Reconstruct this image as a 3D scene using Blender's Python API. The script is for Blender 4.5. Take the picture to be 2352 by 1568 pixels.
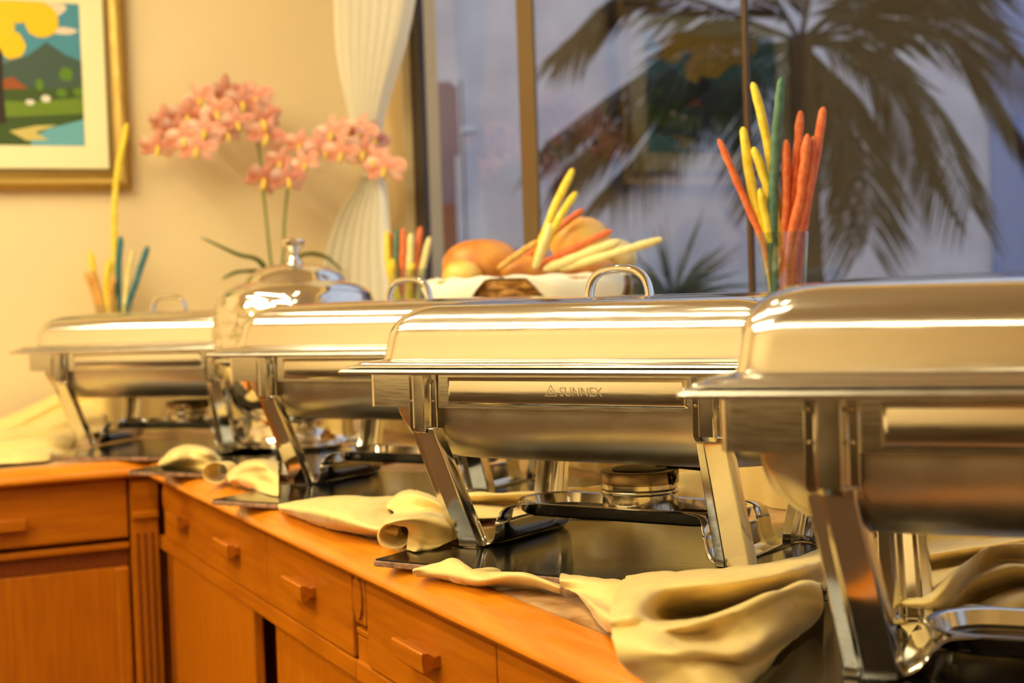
import bpy, bmesh, math, random
from mathutils import Vector, Matrix
from math import pi, sin, cos, radians, sqrt, atan2
random.seed(7)
for o in list(bpy.data.objects): bpy.data.objects.remove(o)
SC = bpy.context.scene
COL = SC.collection
BASE = 0.93                      # height of the stone slabs' tops above the floor; everything is laid out from there

# ------------------------------------------------------------------ camera
FPX = 3400.0
YAW, PITCH, ROLL = math.atan(1596/FPX), math.atan(112/FPX), radians(1.95)
_fw = Vector((sin(YAW)*cos(PITCH), cos(YAW)*cos(PITCH), -sin(PITCH)))
_r0 = Vector((cos(YAW), -sin(YAW), 0)); _u0 = _r0.cross(_fw)
_rt = cos(ROLL)*_r0 - sin(ROLL)*_u0; _up = sin(ROLL)*_r0 + cos(ROLL)*_u0
CAMP = Vector((0, 0, 0.315))
cam = bpy.data.objects.new('camera', bpy.data.cameras.new('camera')); COL.objects.link(cam)
cam.matrix_world = Matrix(((_rt.x, _up.x, -_fw.x, CAMP.x), (_rt.y, _up.y, -_fw.y, CAMP.y), (_rt.z, _up.z, -_fw.z, CAMP.z), (0, 0, 0, 1)))
cam.data.sensor_width = 36; cam.data.lens = 36*FPX/2352
cam.data.clip_start = 0.02; cam.data.clip_end = 200
cam.data.dof.use_dof = True; cam.data.dof.focus_distance = 1.66; cam.data.dof.aperture_fstop = 4.8
SC.camera = cam

# ------------------------------------------------------------------ world (dusk sky outside) and exposure
W = bpy.data.worlds.new('dusk'); SC.world = W; W.use_nodes = True
W.node_tree.nodes['Background'].inputs[0].default_value = (0.74, 0.81, 1.0, 1)
W.node_tree.nodes['Background'].inputs[1].default_value = 0.98
SC.view_settings.view_transform = 'Standard'; SC.view_settings.look = 'None'
SC.view_settings.exposure = -0.05; SC.view_settings.gamma = 1.0; SC.view_settings.use_curve_mapping = False
LAMP_COL = (1.0, 0.875, 0.53)
LAMP_TUBE, LAMP_SPOT = 66.0, 150.0
try:
    SC.cycles.max_bounces = 7; SC.cycles.diffuse_bounces = 3; SC.cycles.glossy_bounces = 5; SC.cycles.adaptive_threshold = .05; SC.cycles.transparent_max_bounces = 16; SC.cycles.sample_clamp_indirect = 6
except Exception: pass

# ------------------------------------------------------------------ points of the place, found along lines of sight
def ray(x, y): return _fw + (x-1176)/FPX*_rt - (y-784)/FPX*_up
def PZ(x, y, z=0.0):
    d = ray(x, y); return CAMP + d*((z-CAMP.z)/d.z)
def PD(x, y, D): return CAMP + ray(x, y)*D
def PX(x, y, X):
    d = ray(x, y); return CAMP + d*((X-CAMP.x)/d.x)
def PY(x, y, Y):
    d = ray(x, y); return CAMP + d*((Y-CAMP.y)/d.y)

# ------------------------------------------------------------------ materials
def srgb(r, g, b):
    f = lambda c: (c/12.92 if c <= .04045 else ((c+.055)/1.055)**2.4)
    return (f(r/255), f(g/255), f(b/255), 1)
def nt(name):
    m = bpy.data.materials.new(name); m.use_nodes = True
    return m, m.node_tree, m.node_tree.nodes['Principled BSDF']
def noise_bump(t, p, scale=(1, 1, 1), nscale=50, strength=.1, dist=.002, detail=3, rough=None, colour=None):
    tc = t.nodes.new('ShaderNodeTexCoord'); mp = t.nodes.new('ShaderNodeMapping'); n = t.nodes.new('ShaderNodeTexNoise')
    mp.inputs['Scale'].default_value = scale; n.inputs['Scale'].default_value = nscale; n.inputs['Detail'].default_value = detail
    t.links.new(tc.outputs['Object'], mp.inputs[0]); t.links.new(mp.outputs[0], n.inputs['Vector'])
    if strength:
        b = t.nodes.new('ShaderNodeBump'); b.inputs['Strength'].default_value = strength; b.inputs['Distance'].default_value = dist
        t.links.new(n.outputs['Fac'], b.inputs['Height']); t.links.new(b.outputs[0], p.inputs['Normal'])
    if rough:
        r = t.nodes.new('ShaderNodeMapRange'); r.inputs['To Min'].default_value, r.inputs['To Max'].default_value = rough
        r.inputs['From Min'].default_value = .3; r.inputs['From Max'].default_value = .7
        t.links.new(n.outputs['Fac'], r.inputs['Value']); t.links.new(r.outputs[0], p.inputs['Roughness'])
    if colour:
        c = t.nodes.new('ShaderNodeMix'); c.data_type = 'RGBA'
        r = t.nodes.new('ShaderNodeMapRange'); r.inputs['From Min'].default_value = .35; r.inputs['From Max'].default_value = .65
        t.links.new(n.outputs['Fac'], r.inputs['Value']); t.links.new(r.outputs[0], c.inputs[0])
        c.inputs[6].default_value, c.inputs[7].default_value = colour; t.links.new(c.outputs[2], p.inputs['Base Color'])
    return n
MAT = {}
def plain(name, col, rough=.5, metal=0., bump=None, **kw):
    m, t, p = nt(name)
    p.inputs['Base Color'].default_value = col; p.inputs['Roughness'].default_value = rough; p.inputs['Metallic'].default_value = metal
    for k, v in kw.items(): p.inputs[k].default_value = v
    if bump: noise_bump(t, p, **bump)
    MAT[name] = m; return m
STEEL = (.80, .77, .71, 1)
plain('steel_polished', STEEL, .07, 1, bump=dict(nscale=14, strength=.05, dist=.002, rough=(.05, .10)))
plain('steel_lid', STEEL, .12, 1, bump=dict(scale=(3, 60, 60), nscale=9, strength=.02, dist=.001, rough=(.10, .17)))
plain('steel_pan', (.60, .56, .48, 1), .36, 1, bump=dict(nscale=40, strength=0, rough=(.32, .40)))
plain('steel_leg', (.66, .63, .57, 1), .1, 1, bump=dict(nscale=20, strength=.06, dist=.002, rough=(.06, .17)))
plain('steel_mark', (.74, .70, .62, 1), .3, 1)
plain('rivet', (.45, .36, .22, 1), .3, 1)
plain('can_rim', (.22, .15, .08, 1), .25, 1)
plain('can_steel', (.62, .55, .42, 1), .14, 1, bump=dict(scale=(1, 1, 8), nscale=30, strength=.1, dist=.001, rough=(.08, .25)))
plain('black_iron', (.02, .018, .015, 1), .35, .6)
plain('soot', (.012, .01, .008, 1), .8)
# polished black stone with fine scratches
m, t, p = nt('stone'); MAT['stone'] = m
p.inputs['Base Color'].default_value = (.008, .0075, .007, 1); p.inputs['Roughness'].default_value = .07
tc = t.nodes.new('ShaderNodeTexCoord'); mp = t.nodes.new('ShaderNodeMapping'); mp.inputs['Scale'].default_value = (4, 160, 1); mp.inputs['Rotation'].default_value = (0, 0, .35)
n = t.nodes.new('ShaderNodeTexNoise'); n.inputs['Scale'].default_value = 5; n.inputs['Detail'].default_value = 6
t.links.new(tc.outputs['Object'], mp.inputs[0]); t.links.new(mp.outputs[0], n.inputs['Vector'])
r = t.nodes.new('ShaderNodeMapRange'); r.inputs['From Min'].default_value = .62; r.inputs['From Max'].default_value = .75; r.inputs['To Min'].default_value = .05; r.inputs['To Max'].default_value = .3
t.links.new(n.outputs['Fac'], r.inputs['Value']); t.links.new(r.outputs[0], p.inputs['Roughness'])
b = t.nodes.new('ShaderNodeBump'); b.inputs['Strength'].default_value = .12; b.inputs['Distance'].default_value = .0006
t.links.new(n.outputs['Fac'], b.inputs['Height']); t.links.new(b.outputs[0], p.inputs['Normal'])
plain('stone_edge', srgb(150, 110, 85), .4, bump=dict(nscale=90, strength=.2, dist=.001, colour=(srgb(120, 84, 62), srgb(176, 135, 108))))
# wood
def wood(name, a, b, rough=.32, axis=(1, 14, 14)):
    m, t, p = nt(name); p.inputs['Roughness'].default_value = rough
    noise_bump(t, p, scale=axis, nscale=7, strength=.05, dist=.001, detail=5, colour=(a, b)); MAT[name] = m
WA, WB = srgb(176, 96, 4), srgb(194, 110, 7)
wood('wood_x', WA, WB, axis=(1, 14, 14)); wood('wood_y', WA, WB, axis=(14, 1, 14)); wood('wood_z', WA, WB, axis=(14, 14, 1))
wood('wood_nose', srgb(206, 118, 14), srgb(224, 136, 26), .22, axis=(14, 1, 14)); wood('wood_nose_x_lit', srgb(206, 118, 14), srgb(224, 136, 26), .22, axis=(1, 14, 14))  # same wood, lighter: the highlight on the nosing is put into the colour
wood('wood_dark', srgb(112, 52, 16), srgb(130, 62, 20), .35, axis=(14, 1, 14))
plain('laminate', srgb(190, 140, 90), .3, bump=dict(nscale=18, strength=.05, dist=.001, detail=6, colour=(srgb(140, 92, 50), srgb(224, 182, 134))))
plain('wall_paint', srgb(240, 216, 169), .75, bump=dict(nscale=120, strength=.05, dist=.001))
plain('ceiling_paint', srgb(228, 212, 188), .8, bump=dict(nscale=90, strength=.04, dist=.001))
plain('floor_tile', srgb(80, 54, 34), .35, bump=dict(nscale=6, strength=.02, dist=.001, colour=(srgb(66, 42, 26), srgb(92, 64, 42))))
plain('added_dark', srgb(74, 58, 38), .45)  # for the dark band added along the left wall
# satin cloth
m, t, p = nt('satin'); MAT['satin'] = m
p.inputs['Base Color'].default_value = srgb(236, 206, 130); p.inputs['Roughness'].default_value = .45
p.inputs['Sheen Weight'].default_value = .25; p.inputs['Sheen Roughness'].default_value = .4; p.inputs['Specular IOR Level'].default_value = .45
noise_bump(t, p, scale=(1, 1, 1), nscale=700, strength=.05, dist=.0005, detail=1)
plain('napkin', srgb(246, 238, 214), .8, bump=dict(nscale=500, strength=.08, dist=.0005))
plain('wicker', srgb(190, 130, 52), .55, bump=dict(nscale=60, strength=.3, dist=.002, colour=(srgb(150, 96, 30), srgb(212, 156, 74))))
plain('bread_brown', srgb(205, 130, 45), .5, bump=dict(nscale=16, strength=.25, dist=.004, detail=5, colour=(srgb(188, 104, 26), srgb(226, 160, 74))))
plain('bread_gold', srgb(240, 176, 60), .4, bump=dict(nscale=10, strength=.15, dist=.003, detail=4, colour=(srgb(228, 140, 30), srgb(250, 208, 110))))
plain('bread_pale', srgb(240, 214, 150), .7, bump=dict(nscale=30, strength=.3, dist=.003, colour=(srgb(226, 190, 112), srgb(248, 228, 176))))
def dough(name, a, b): plain(name, a, .6, bump=dict(nscale=90, strength=.35, dist=.002, detail=3, colour=(a, b)))
dough('stick_yellow', srgb(238, 200, 40), srgb(250, 222, 80)); dough('stick_orange', srgb(222, 100, 48), srgb(240, 132, 76))
dough('stick_green', srgb(72, 108, 84), srgb(92, 128, 104)); dough('stick_blue', srgb(36, 96, 110), srgb(56, 120, 132))
dough('stick_pale', srgb(240, 220, 140), srgb(250, 234, 170)); dough('stick_tan', srgb(206, 150, 70), srgb(226, 176, 96))
plain('stem_green', srgb(120, 130, 52), .5); plain('leaf_green', srgb(76, 96, 40), .4); plain('pot_white', srgb(230, 224, 210), .35)
plain('petal', srgb(240, 168, 138), .55, bump=dict(nscale=30, strength=.1, dist=.002, colour=(srgb(222, 118, 92), srgb(252, 206, 178))), **{'Subsurface Weight': .1})
plain('lip', srgb(244, 204, 84), .5)
plain('gilt', srgb(168, 136, 70), .4, .75, bump=dict(nscale=40, strength=.2, dist=.002, rough=(.3, .5)))
plain('gilt_dark', srgb(104, 84, 46), .5, .5); plain('mat_board', srgb(250, 238, 190), .8)
plain('frame_dark', srgb(62, 54, 50), .35, .3); plain('frame_bronze', srgb(120, 98, 66), .35, .5); plain('frame_brown', srgb(72, 50, 30), .4, .2)
plain('rubber', srgb(18, 16, 15), .6)
# thin glass: mostly clear, Fresnel reflection
def thin_glass(name, tint=(1, 1, 1, 1), ior=1.5, rough=0.0):
    m = bpy.data.materials.new(name); m.use_nodes = True; t = m.node_tree; t.nodes.clear()
    o = t.nodes.new('ShaderNodeOutputMaterial'); mx = t.nodes.new('ShaderNodeMixShader'); tr = t.nodes.new('ShaderNodeBsdfTransparent')
    gl = t.nodes.new('ShaderNodeBsdfGlossy'); ge = t.nodes.new('ShaderNodeNewGeometry'); dt = t.nodes.new('ShaderNodeVectorMath'); dt.operation = 'DOT_PRODUCT'
    tr.inputs[0].default_value = tint; gl.inputs['Roughness'].default_value = rough
    t.links.new(ge.outputs['Normal'], dt.inputs[0]); t.links.new(ge.outputs['Incoming'], dt.inputs[1])
    def mth(op, a, b=None):
        n = t.nodes.new('ShaderNodeMath'); n.operation = op
        for i, q in enumerate((a, b)):
            if q is None: continue
            if isinstance(q, (int, float)): n.inputs[i].default_value = q
            else: t.links.new(q, n.inputs[i])
        return n.outputs[0]
    c = mth('ABSOLUTE', dt.outputs['Value']); k = mth('POWER', mth('SUBTRACT', 1.0, c), 5.0); f0 = ((ior-1)/(ior+1))**2
    t.links.new(mth('ADD', mth('MULTIPLY', k, 1-f0), f0), mx.inputs[0]); t.links.new(tr.outputs[0], mx.inputs[1]); t.links.new(gl.outputs[0], mx.inputs[2]); t.links.new(mx.outputs[0], o.inputs[0])
    MAT[name] = m
thin_glass('window_glass', (.96, .97, .98, 1), 1.36); thin_glass('vase_glass', (.88, .92, .90, 1), 2.0)
# sheer curtain
m = bpy.data.materials.new('sheer'); m.use_nodes = True; t = m.node_tree; t.nodes.clear(); MAT['sheer'] = m
o = t.nodes.new('ShaderNodeOutputMaterial'); a1 = t.nodes.new('ShaderNodeMixShader'); a2 = t.nodes.new('ShaderNodeMixShader')
df = t.nodes.new('ShaderNodeBsdfDiffuse'); tl = t.nodes.new('ShaderNodeBsdfTranslucent'); tr = t.nodes.new('ShaderNodeBsdfTransparent')
df.inputs[0].default_value = srgb(252, 244, 226); tl.inputs[0].default_value = srgb(252, 244, 226)
a1.inputs[0].default_value = .12; a2.inputs[0].default_value = .15
t.links.new(df.outputs[0], a1.inputs[1]); t.links.new(tl.outputs[0], a1.inputs[2]); t.links.new(a1.outputs[0], a2.inputs[1]); t.links.new(tr.outputs[0], a2.inputs[2]); t.links.new(a2.outputs[0], o.inputs[0])
def emit(name, col, s):
    m = bpy.data.materials.new(name); m.use_nodes = True; t = m.node_tree; t.nodes.clear()
    o = t.nodes.new('ShaderNodeOutputMaterial'); e = t.nodes.new('ShaderNodeEmission'); e.inputs[0].default_value = (*col, 1); e.inputs[1].default_value = s
    t.links.new(e.outputs[0], o.inputs[0]); MAT[name] = m
emit('lamp_tube', LAMP_COL, LAMP_TUBE); emit('lamp_bulb', LAMP_COL, LAMP_SPOT)
plain('render_wall', srgb(214, 212, 212), .8, bump=dict(nscale=2.5, strength=.1, dist=.02, colour=(srgb(192, 190, 196), srgb(216, 212, 212))))
plain('render_blue', srgb(132, 150, 188), .8); plain('paving', srgb(110, 108, 112), .8, bump=dict(nscale=4, strength=.1, dist=.02))
plain('sill_stone', srgb(226, 214, 190), .7); plain('far_glass', srgb(96, 124, 140), .12)
plain('sign_red', srgb(130, 40, 44), .6); plain('sign_mauve', srgb(120, 92, 116), .6); plain('post_black', srgb(20, 18, 18), .5); plain('white_paint', srgb(220, 220, 224), .5)
plain('palm_leaf', srgb(80, 76, 52), .6, bump=dict(nscale=3, strength=0, colour=(srgb(30, 32, 28), srgb(54, 51, 42)))); plain('palm_trunk', srgb(62, 50, 38), .85, bump=dict(nscale=14, strength=.8, dist=.03)); plain('yucca_leaf', srgb(74, 84, 60), .6)

# ------------------------------------------------------------------ mesh helpers
class MB:
    def __init__(s): s.bm = bmesh.new()
    def box(s, x0, x1, y0, y1, z0, z1, mi=0):
        v = [s.bm.verts.new(p) for p in ((x0, y0, z0), (x1, y0, z0), (x1, y1, z0), (x0, y1, z0), (x0, y0, z1), (x1, y0, z1), (x1, y1, z1), (x0, y1, z1))]
        for f in ((3, 2, 1, 0), (4, 5, 6, 7), (0, 1, 5, 4), (1, 2, 6, 5), (2, 3, 7, 6), (3, 0, 4, 7)): s.bm.faces.new([v[i] for i in f]).material_index = mi
        return s
    def loft(s, rings, cap0=True, cap1=True, closed=True, mi=0):
        R = [[s.bm.verts.new(p) for p in r] for r in rings]
        n = len(R[0])
        for a, b in zip(R, R[1:]):
            for i in range(n if closed else n-1):
                j = (i+1) % n; s.bm.faces.new((a[i], a[j], b[j], b[i])).material_index = mi
        if cap0: s.bm.faces.new(R[0][::-1]).material_index = mi
        if cap1: s.bm.faces.new(R[-1]).material_index = mi
        return s
    def prism(s, pts, d, mi=0):
        d = Vector(d); s.loft([[Vector(p) for p in pts], [Vector(p)+d for p in pts]], mi=mi); return s
    def lathe(s, prof, c=(0, 0, 0), n=32, mi=0):
        c = Vector(c); rings = [[c+Vector((r*cos(2*pi*i/n), r*sin(2*pi*i/n), z)) for i in range(n)] for r, z in prof]
        s.loft(rings, prof[0][0] > 1e-5, prof[-1][0] > 1e-5, mi=mi); return s
    def tube(s, pts, r, n=8, mi=0, flat=1.0, upv=(0, 0, 1), caps=True):
        pts = [Vector(p) for p in pts]; rings = []
        for i, p in enumerate(pts):
            t = (pts[min(i+1, len(pts)-1)]-pts[max(i-1, 0)]).normalized()
            a = t.cross(Vector(upv)); a = a if a.length > 1e-4 else t.cross(Vector((1, 0, 0))); a.normalize(); b = a.cross(t)
            rr = r[i] if isinstance(r, (list, tuple)) else r
            rings.append([p + rr*(cos(2*pi*k/n)*a + flat*sin(2*pi*k/n)*b) for k in range(n)])
        s.loft(rings, caps, caps, mi=mi); return s
    def grid(s, G, mi=0):
        V = [[s.bm.verts.new(p) for p in r] for r in G]
        for a, b in zip(V, V[1:]):
            for i in range(len(a)-1): s.bm.faces.new((a[i], a[i+1], b[i+1], b[i])).material_index = mi
        return s
    def obj(s, name, mat, parent=None, smooth=True, angle=40, loc=None, rz=0, bevel=0, recalc=True):
        if recalc: bmesh.ops.recalc_face_normals(s.bm, faces=s.bm.faces)
        me = bpy.data.meshes.new(name); s.bm.to_mesh(me); s.bm.free()
        for mm in (mat if isinstance(mat, (list, tuple)) else [mat]): me.materials.append(MAT[mm])
        o = bpy.data.objects.new(name, me); COL.objects.link(o)
        if parent: o.parent = parent
        if loc is not None: o.location = loc
        o.rotation_euler.z = rz
        if smooth:
            for f in me.polygons: f.use_smooth = True
            me.set_sharp_from_angle(angle=radians(angle))
        if bevel:
            b = o.modifiers.new('bevel', 'BEVEL'); b.width = bevel; b.segments = 2; b.limit_method = 'ANGLE'; b.angle_limit = radians(35)
        return o
def tag(o, label=None, cat=None, group=None, kind=None):
    if label: o['label'] = label
    if cat: o['category'] = cat
    if group: o['group'] = group
    if kind: o['kind'] = kind
    return o
def thing(name, loc, label, cat, group=None, rz=0):
    o = bpy.data.objects.new(name, None); COL.objects.link(o); o.empty_display_size = .05; o.location = loc; o.rotation_euler.z = rz
    return tag(o, label, cat, group)
def copy_part(o, parent):
    c = o.copy(); COL.objects.link(c); c.parent = parent
    for ch in list(o.children): copy_part(ch, c)
    return c
def rr(hx, hy, r, z, n=6):
    out = []
    for cx, cy, a0 in ((hx-r, hy-r, 0), (-hx+r, hy-r, pi/2), (-hx+r, -hy+r, pi), (hx-r, -hy+r, 3*pi/2)):
        for k in range(n+1):
            a = a0+pi/2*k/n; out.append(Vector((cx+r*cos(a), cy+r*sin(a), z)))
    return out
def catmull(P, n):
    out = []; P = [Vector(p) for p in P]
    for i in range(len(P)-1):
        p0 = P[i-1] if i else 2*P[0]-P[1]; p1, p2 = P[i], P[i+1]; p3 = P[i+2] if i+2 < len(P) else 2*P[-1]-P[-2]
        for k in range(n):
            t = k/n; out.append(.5*((2*p1)+(-p0+p2)*t+(2*p0-5*p1+4*p2-p3)*t*t+(-p0+3*p1-3*p2+p3)*t**3))
    out.append(P[-1]); return out
def patch(rows, nu=6, nv=6):
    A = [catmull(r, nu) for r in rows]
    cols = [catmull([A[j][i] for j in range(len(A))], nv) for i in range(len(A[0]))]
    return [[cols[i][j] for i in range(len(cols))] for j in range(len(cols[0]))]
WRINKLE = bpy.data.textures.new('wrinkle', 'CLOUDS'); WRINKLE.noise_scale = .045; WRINKLE.noise_depth = 1
def cloth(name, patches, label, cat, mat='satin', thick=.0016, parent=None, group=None, wrinkle=.007):
    mb = MB()
    for rows in patches: mb.grid(patch(rows))
    o = mb.obj(name, mat, parent, angle=180, recalc=False)
    s = o.modifiers.new('thickness', 'SOLIDIFY'); s.thickness = thick; s.offset = 0
    ss = o.modifiers.new('smooth', 'SUBSURF'); ss.levels = 1; ss.render_levels = 1
    if wrinkle:
        d = o.modifiers.new('wrinkles', 'DISPLACE'); d.texture = WRINKLE; d.strength = wrinkle; d.mid_level = .5; d.texture_coords = 'LOCAL'
    return tag(o, label, cat, group)

# ================================================================== the room
XW, YW = 1.53, 4.15             # window wall, picture wall
X0, Y0, ZF, ZC = -3.2, -2.4, -BASE, 1.85
def struct(name, mb, mat, **k): return tag(mb.obj(name, mat, smooth=False, **k), kind='structure')
struct('floor', MB().box(X0, XW+.2, Y0, YW+.2, ZF-.1, ZF), 'floor_tile')
struct('ceiling', MB().box(X0, XW+.2, Y0, YW+.2, ZC, ZC+.1), 'ceiling_paint')
struct('wall_back', MB().box(X0, XW+.2, YW, YW+.2, ZF, ZC), 'wall_paint')
struct('wall_left', MB().box(X0-.2, X0, Y0, YW+.2, ZF, ZC), 'wall_paint')
struct('wall_front', MB().box(X0, XW+.2, Y0-.2, Y0, ZF, ZC), 'wall_paint')
struct('added_dark_band_1', MB().box(X0, X0+.03, Y0, YW, ZF, .0), 'added_dark')  # unseen dark band, added to darken what the steel frame bands mirror
WT = .07
WY0, WY1, WZ0, WZ1 = -1.6, 3.93, .20, 1.55     # the window opening
mb = MB(); mb.box(XW, XW+WT, Y0, YW, ZF, WZ0).box(XW, XW+WT, Y0, YW, WZ1, ZC).box(XW, XW+WT, Y0, WY0, WZ0, WZ1).box(XW, XW+WT, WY1, YW, WZ0, WZ1)
struct('wall_right', mb, 'wall_paint')
struct('baseboard_back', MB().box(X0, -.62, YW-.015, YW, ZF, ZF+.1), 'wood_x'); 
win = tag(bpy.data.objects.new('window_1', None), kind='structure'); COL.objects.link(win); win.location = (XW+.035, 0, WZ0)
def wpart(name, y0, y1, z0, z1, mat, d0=-.03, d1=.03):
    return MB().box(d0, d1, y0, y1, z0-WZ0, z1-WZ0).obj(name, mat, win, smooth=False, bevel=.003)
def wy(px, yy=300): return PX(px, yy, XW+.035).y
jl, jr = wy(975), wy(925)
wpart('jamb', jl, jr, WZ0, WZ1, 'frame_dark', -.010, .010); wpart('jamb_seal', jr, WY1, WZ0, WZ1, 'rubber', -.012, .0)
p2a, p2b = wy(1234), wy(1200); p3a, p3b = wy(1724), wy(1714)
wpart('mullion', p2a, p2b, WZ0, WZ1, 'frame_bronze', -.008, .004); wpart('mullion', p3a, p3b, WZ0, WZ1, 'frame_brown', -.006, .004)
ys = [WY0, WY0+1.3, p3a-.78, p3a-.74]
wpart('mullion', .62, .66, WZ0, WZ1, 'frame_brown'); wpart('jamb', WY0, WY0+.06, WZ0, WZ1, 'frame_dark')
wpart('rail', WY0, WY1, WZ0, WZ0+.05, 'frame_dark', -.02, .02); wpart('rail', WY0, WY1, WZ1-.06, WZ1, 'frame_dark', -.02, .02)
for a, b in ((p2b, jl), (p3b, p2a), (.66, p3a), (WY0+.06, .62)):
    wpart('pane', a, b, WZ0+.05, WZ1-.06, 'window_glass', -.002, .002)

# ================================================================== ceiling lamps (out of view; mirrored in the steel)
def tube_light(x, y0, y1, z, w, label):
    t = thing('ceiling_light', (x, (y0+y1)/2, ZC), label, 'lamp')
    L = (y1-y0)/2
    MB().box(-w-.02, w+.02, -L-.02, L+.02, z+.03-ZC, 0).obj('housing', 'white_paint', t, smooth=False, bevel=.004)
    MB().box(-w, w, -L, L, z-ZC, z+.03-ZC).obj('diffuser', 'lamp_tube', t, smooth=False)
tube_light(.05, 1.2, 3.5, ZC-.10, .028, 'long ceiling strip lamp nearest the buffet, above the room')
tube_light(-1.0, 1.2, 3.5, ZC-.10, .028, 'long ceiling strip lamp in the middle of the room')
tube_light(-1.85, -1.3, 3.4, ZC-.10, .028, 'long ceiling strip lamp over the far end of the room')
for i, (x, y, lab) in enumerate(((.55, 1.9, 'over the middle of the buffet'), (.25, 2.3, 'before the picture'), (.85, 2.6, 'over the far corner of the buffet'))):
    t = thing('downlight', (x, y, ZC), 'round recessed ceiling downlight '+lab, 'lamp')
    MB().lathe([(.045, -.012), (.06, -.012), (.062, 0)], n=24).obj('ring', 'steel_polished', t)
    MB().lathe([(0.0, -.012), (.03, -.0125), (.044, -.011)], n=20).obj('bulb', 'lamp_bulb', t)

# ================================================================== outside the window
def out(px, py, D): return PD(px, py, D)
rzv = -YAW
tag(MB().box(XW+WT+.01, 40, -12, 40, ZF-.25, ZF-.15).obj('ground_outside', 'paving', smooth=False), kind='structure')
fc = PD(1650, 784, 11.0)
bld = thing('building', (fc.x, fc.y, ZF-.15), 'pale grey rendered house front beyond the palm, seen through the window', 'building', rz=rzv)
MB().box(-4.2, 2.05, 0, 2.5, 0, 6.5).obj('facade', 'render_wall', bld, smooth=False)
MB().box(2.05, 5.5, -.05, 2.5, 0, 6.5).obj('side_facade', 'render_blue', bld, smooth=False)
def bl(px, py):
    v = PD(px, py, 11.0)-Vector((fc.x, fc.y, 0)); return v.dot(Vector((cos(rzv), sin(rzv), 0))), v.z-ZF+.15
def fbox(name, x0, y0, x1, y1, d0, d1, mat, parent=bld):
    a = bl(x0, y0); b = bl(x1, y1)
    return MB().box(min(a[0], b[0]), max(a[0], b[0]), d0, d1, min(a[1], b[1]), max(a[1], b[1])).obj(name, mat, parent, smooth=False)
for x0 in (1936, 1962):
    w = fbox('window', x0, 522, x0+20, 566, -.03, .02, 'sill_stone'); fbox('pane', x0+3, 526, x0+17, 562, -.05, -.03, 'far_glass', w)
g = PD(1040, 640, 9.0)
sg = thing('advertising_board', (g.x, g.y, ZF-.15), 'dark red and mauve board standing outside at the left of the window', 'board', rz=rzv)
def sbox(name, x0, y0, x1, y1, d0, d1, mat):
    def q(px, py):
        v = PD(px, py, 9.0)-Vector((g.x, g.y, 0)); return v.dot(Vector((cos(rzv), sin(rzv), 0))), v.z-ZF+.15
    a = q(x0, y0); b = q(x1, y1)
    return MB().box(min(a[0], b[0]), max(a[0], b[0]), d0, d1, max(0, min(a[1], b[1])), max(a[1], b[1])).obj(name, mat, sg, smooth=False, bevel=.01)
sbox('panel', 985, 190, 1062, 900, 0, .1, 'sign_mauve'); sbox('red_field', 1000, 470, 1052, 590, -.02, 0, 'sign_red'); sbox('post', 1060, 185, 1098, 1400, -.02, .1, 'post_black'); sbox('band', 1061, 292, 1095, 306, -.03, .11, 'white_paint')
sbox('red_field', 990, 200, 1056, 360, -.01, 0, 'sign_mauve')
# palm
pb = PD(1868, 640, 7.6); ptop = PD(1838, 95, 7.6)
palm = thing('palm_tree', (pb.x, pb.y, ZF-.15), 'palm tree with drooping olive-brown fronds outside the window', 'palm')
inv = Vector((-pb.x, -pb.y, -(ZF-.15)))
mb = MB(); rings = []
H = ptop.z-(ZF-.15)
for k in range(22):
    u = k/21; z = u*H; c = Vector(((ptop.x-pb.x)*u, (ptop.y-pb.y)*u, z)); r = (.085-.025*u)*(1+.10*(k % 2))
    rings.append([c+Vector((r*cos(2*pi*i/14), r*sin(2*pi*i/14), 0)) for i in range(14)])
mb.loft(rings).obj('trunk', 'palm_trunk', palm)
def frond(tip, mid, dp=0., nl=52, ll=.55, droop=.5):
    base = ptop; tp = PD(tip[0], tip[1], 7.6+dp); md = PD(mid[0], mid[1], 7.6+dp*.5)
    path = catmull([base, md, tp], 14); mb = MB()
    mb.tube([p+inv for p in path], [.016*(1-.8*i/len(path)) for i in range(len(path))], 6)
    n = len(path)-1
    for i in range(nl):
        u = .14+.86*i/nl; f = u*n; k = min(int(f), n-1); p = path[k].lerp(path[k+1], f-k); t = (path[k+1]-path[k]).normalized()
        side0 = t.cross(Vector((0, 0, 1)));
        if side0.length < .1: side0 = _rt.copy()
        side0.normalize()
        for sd in (-1, 1):
            L = ll*(.55+.9*u*(1-u)*1.8)*random.uniform(.85, 1.1)
            d = (t*.75+side0*sd*.75+Vector((0, 0, -droop*random.uniform(.7, 1.2)))).normalized()
            wv = d.cross(Vector((random.uniform(-.3, .3), random.uniform(-.3, .3), 1))).normalized()*.0065
            a = p+inv; b = a+d*L*.5; e = a+d*L+Vector((0, 0, -.25*L*droop))
            vs = [mb.bm.verts.new(q) for q in (a-wv*.6, a+wv*.6, b+wv, e, b-wv)]; mb.bm.faces.new(vs)
    mb.obj('frond', 'palm_leaf', palm, smooth=False, recalc=False)
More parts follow.
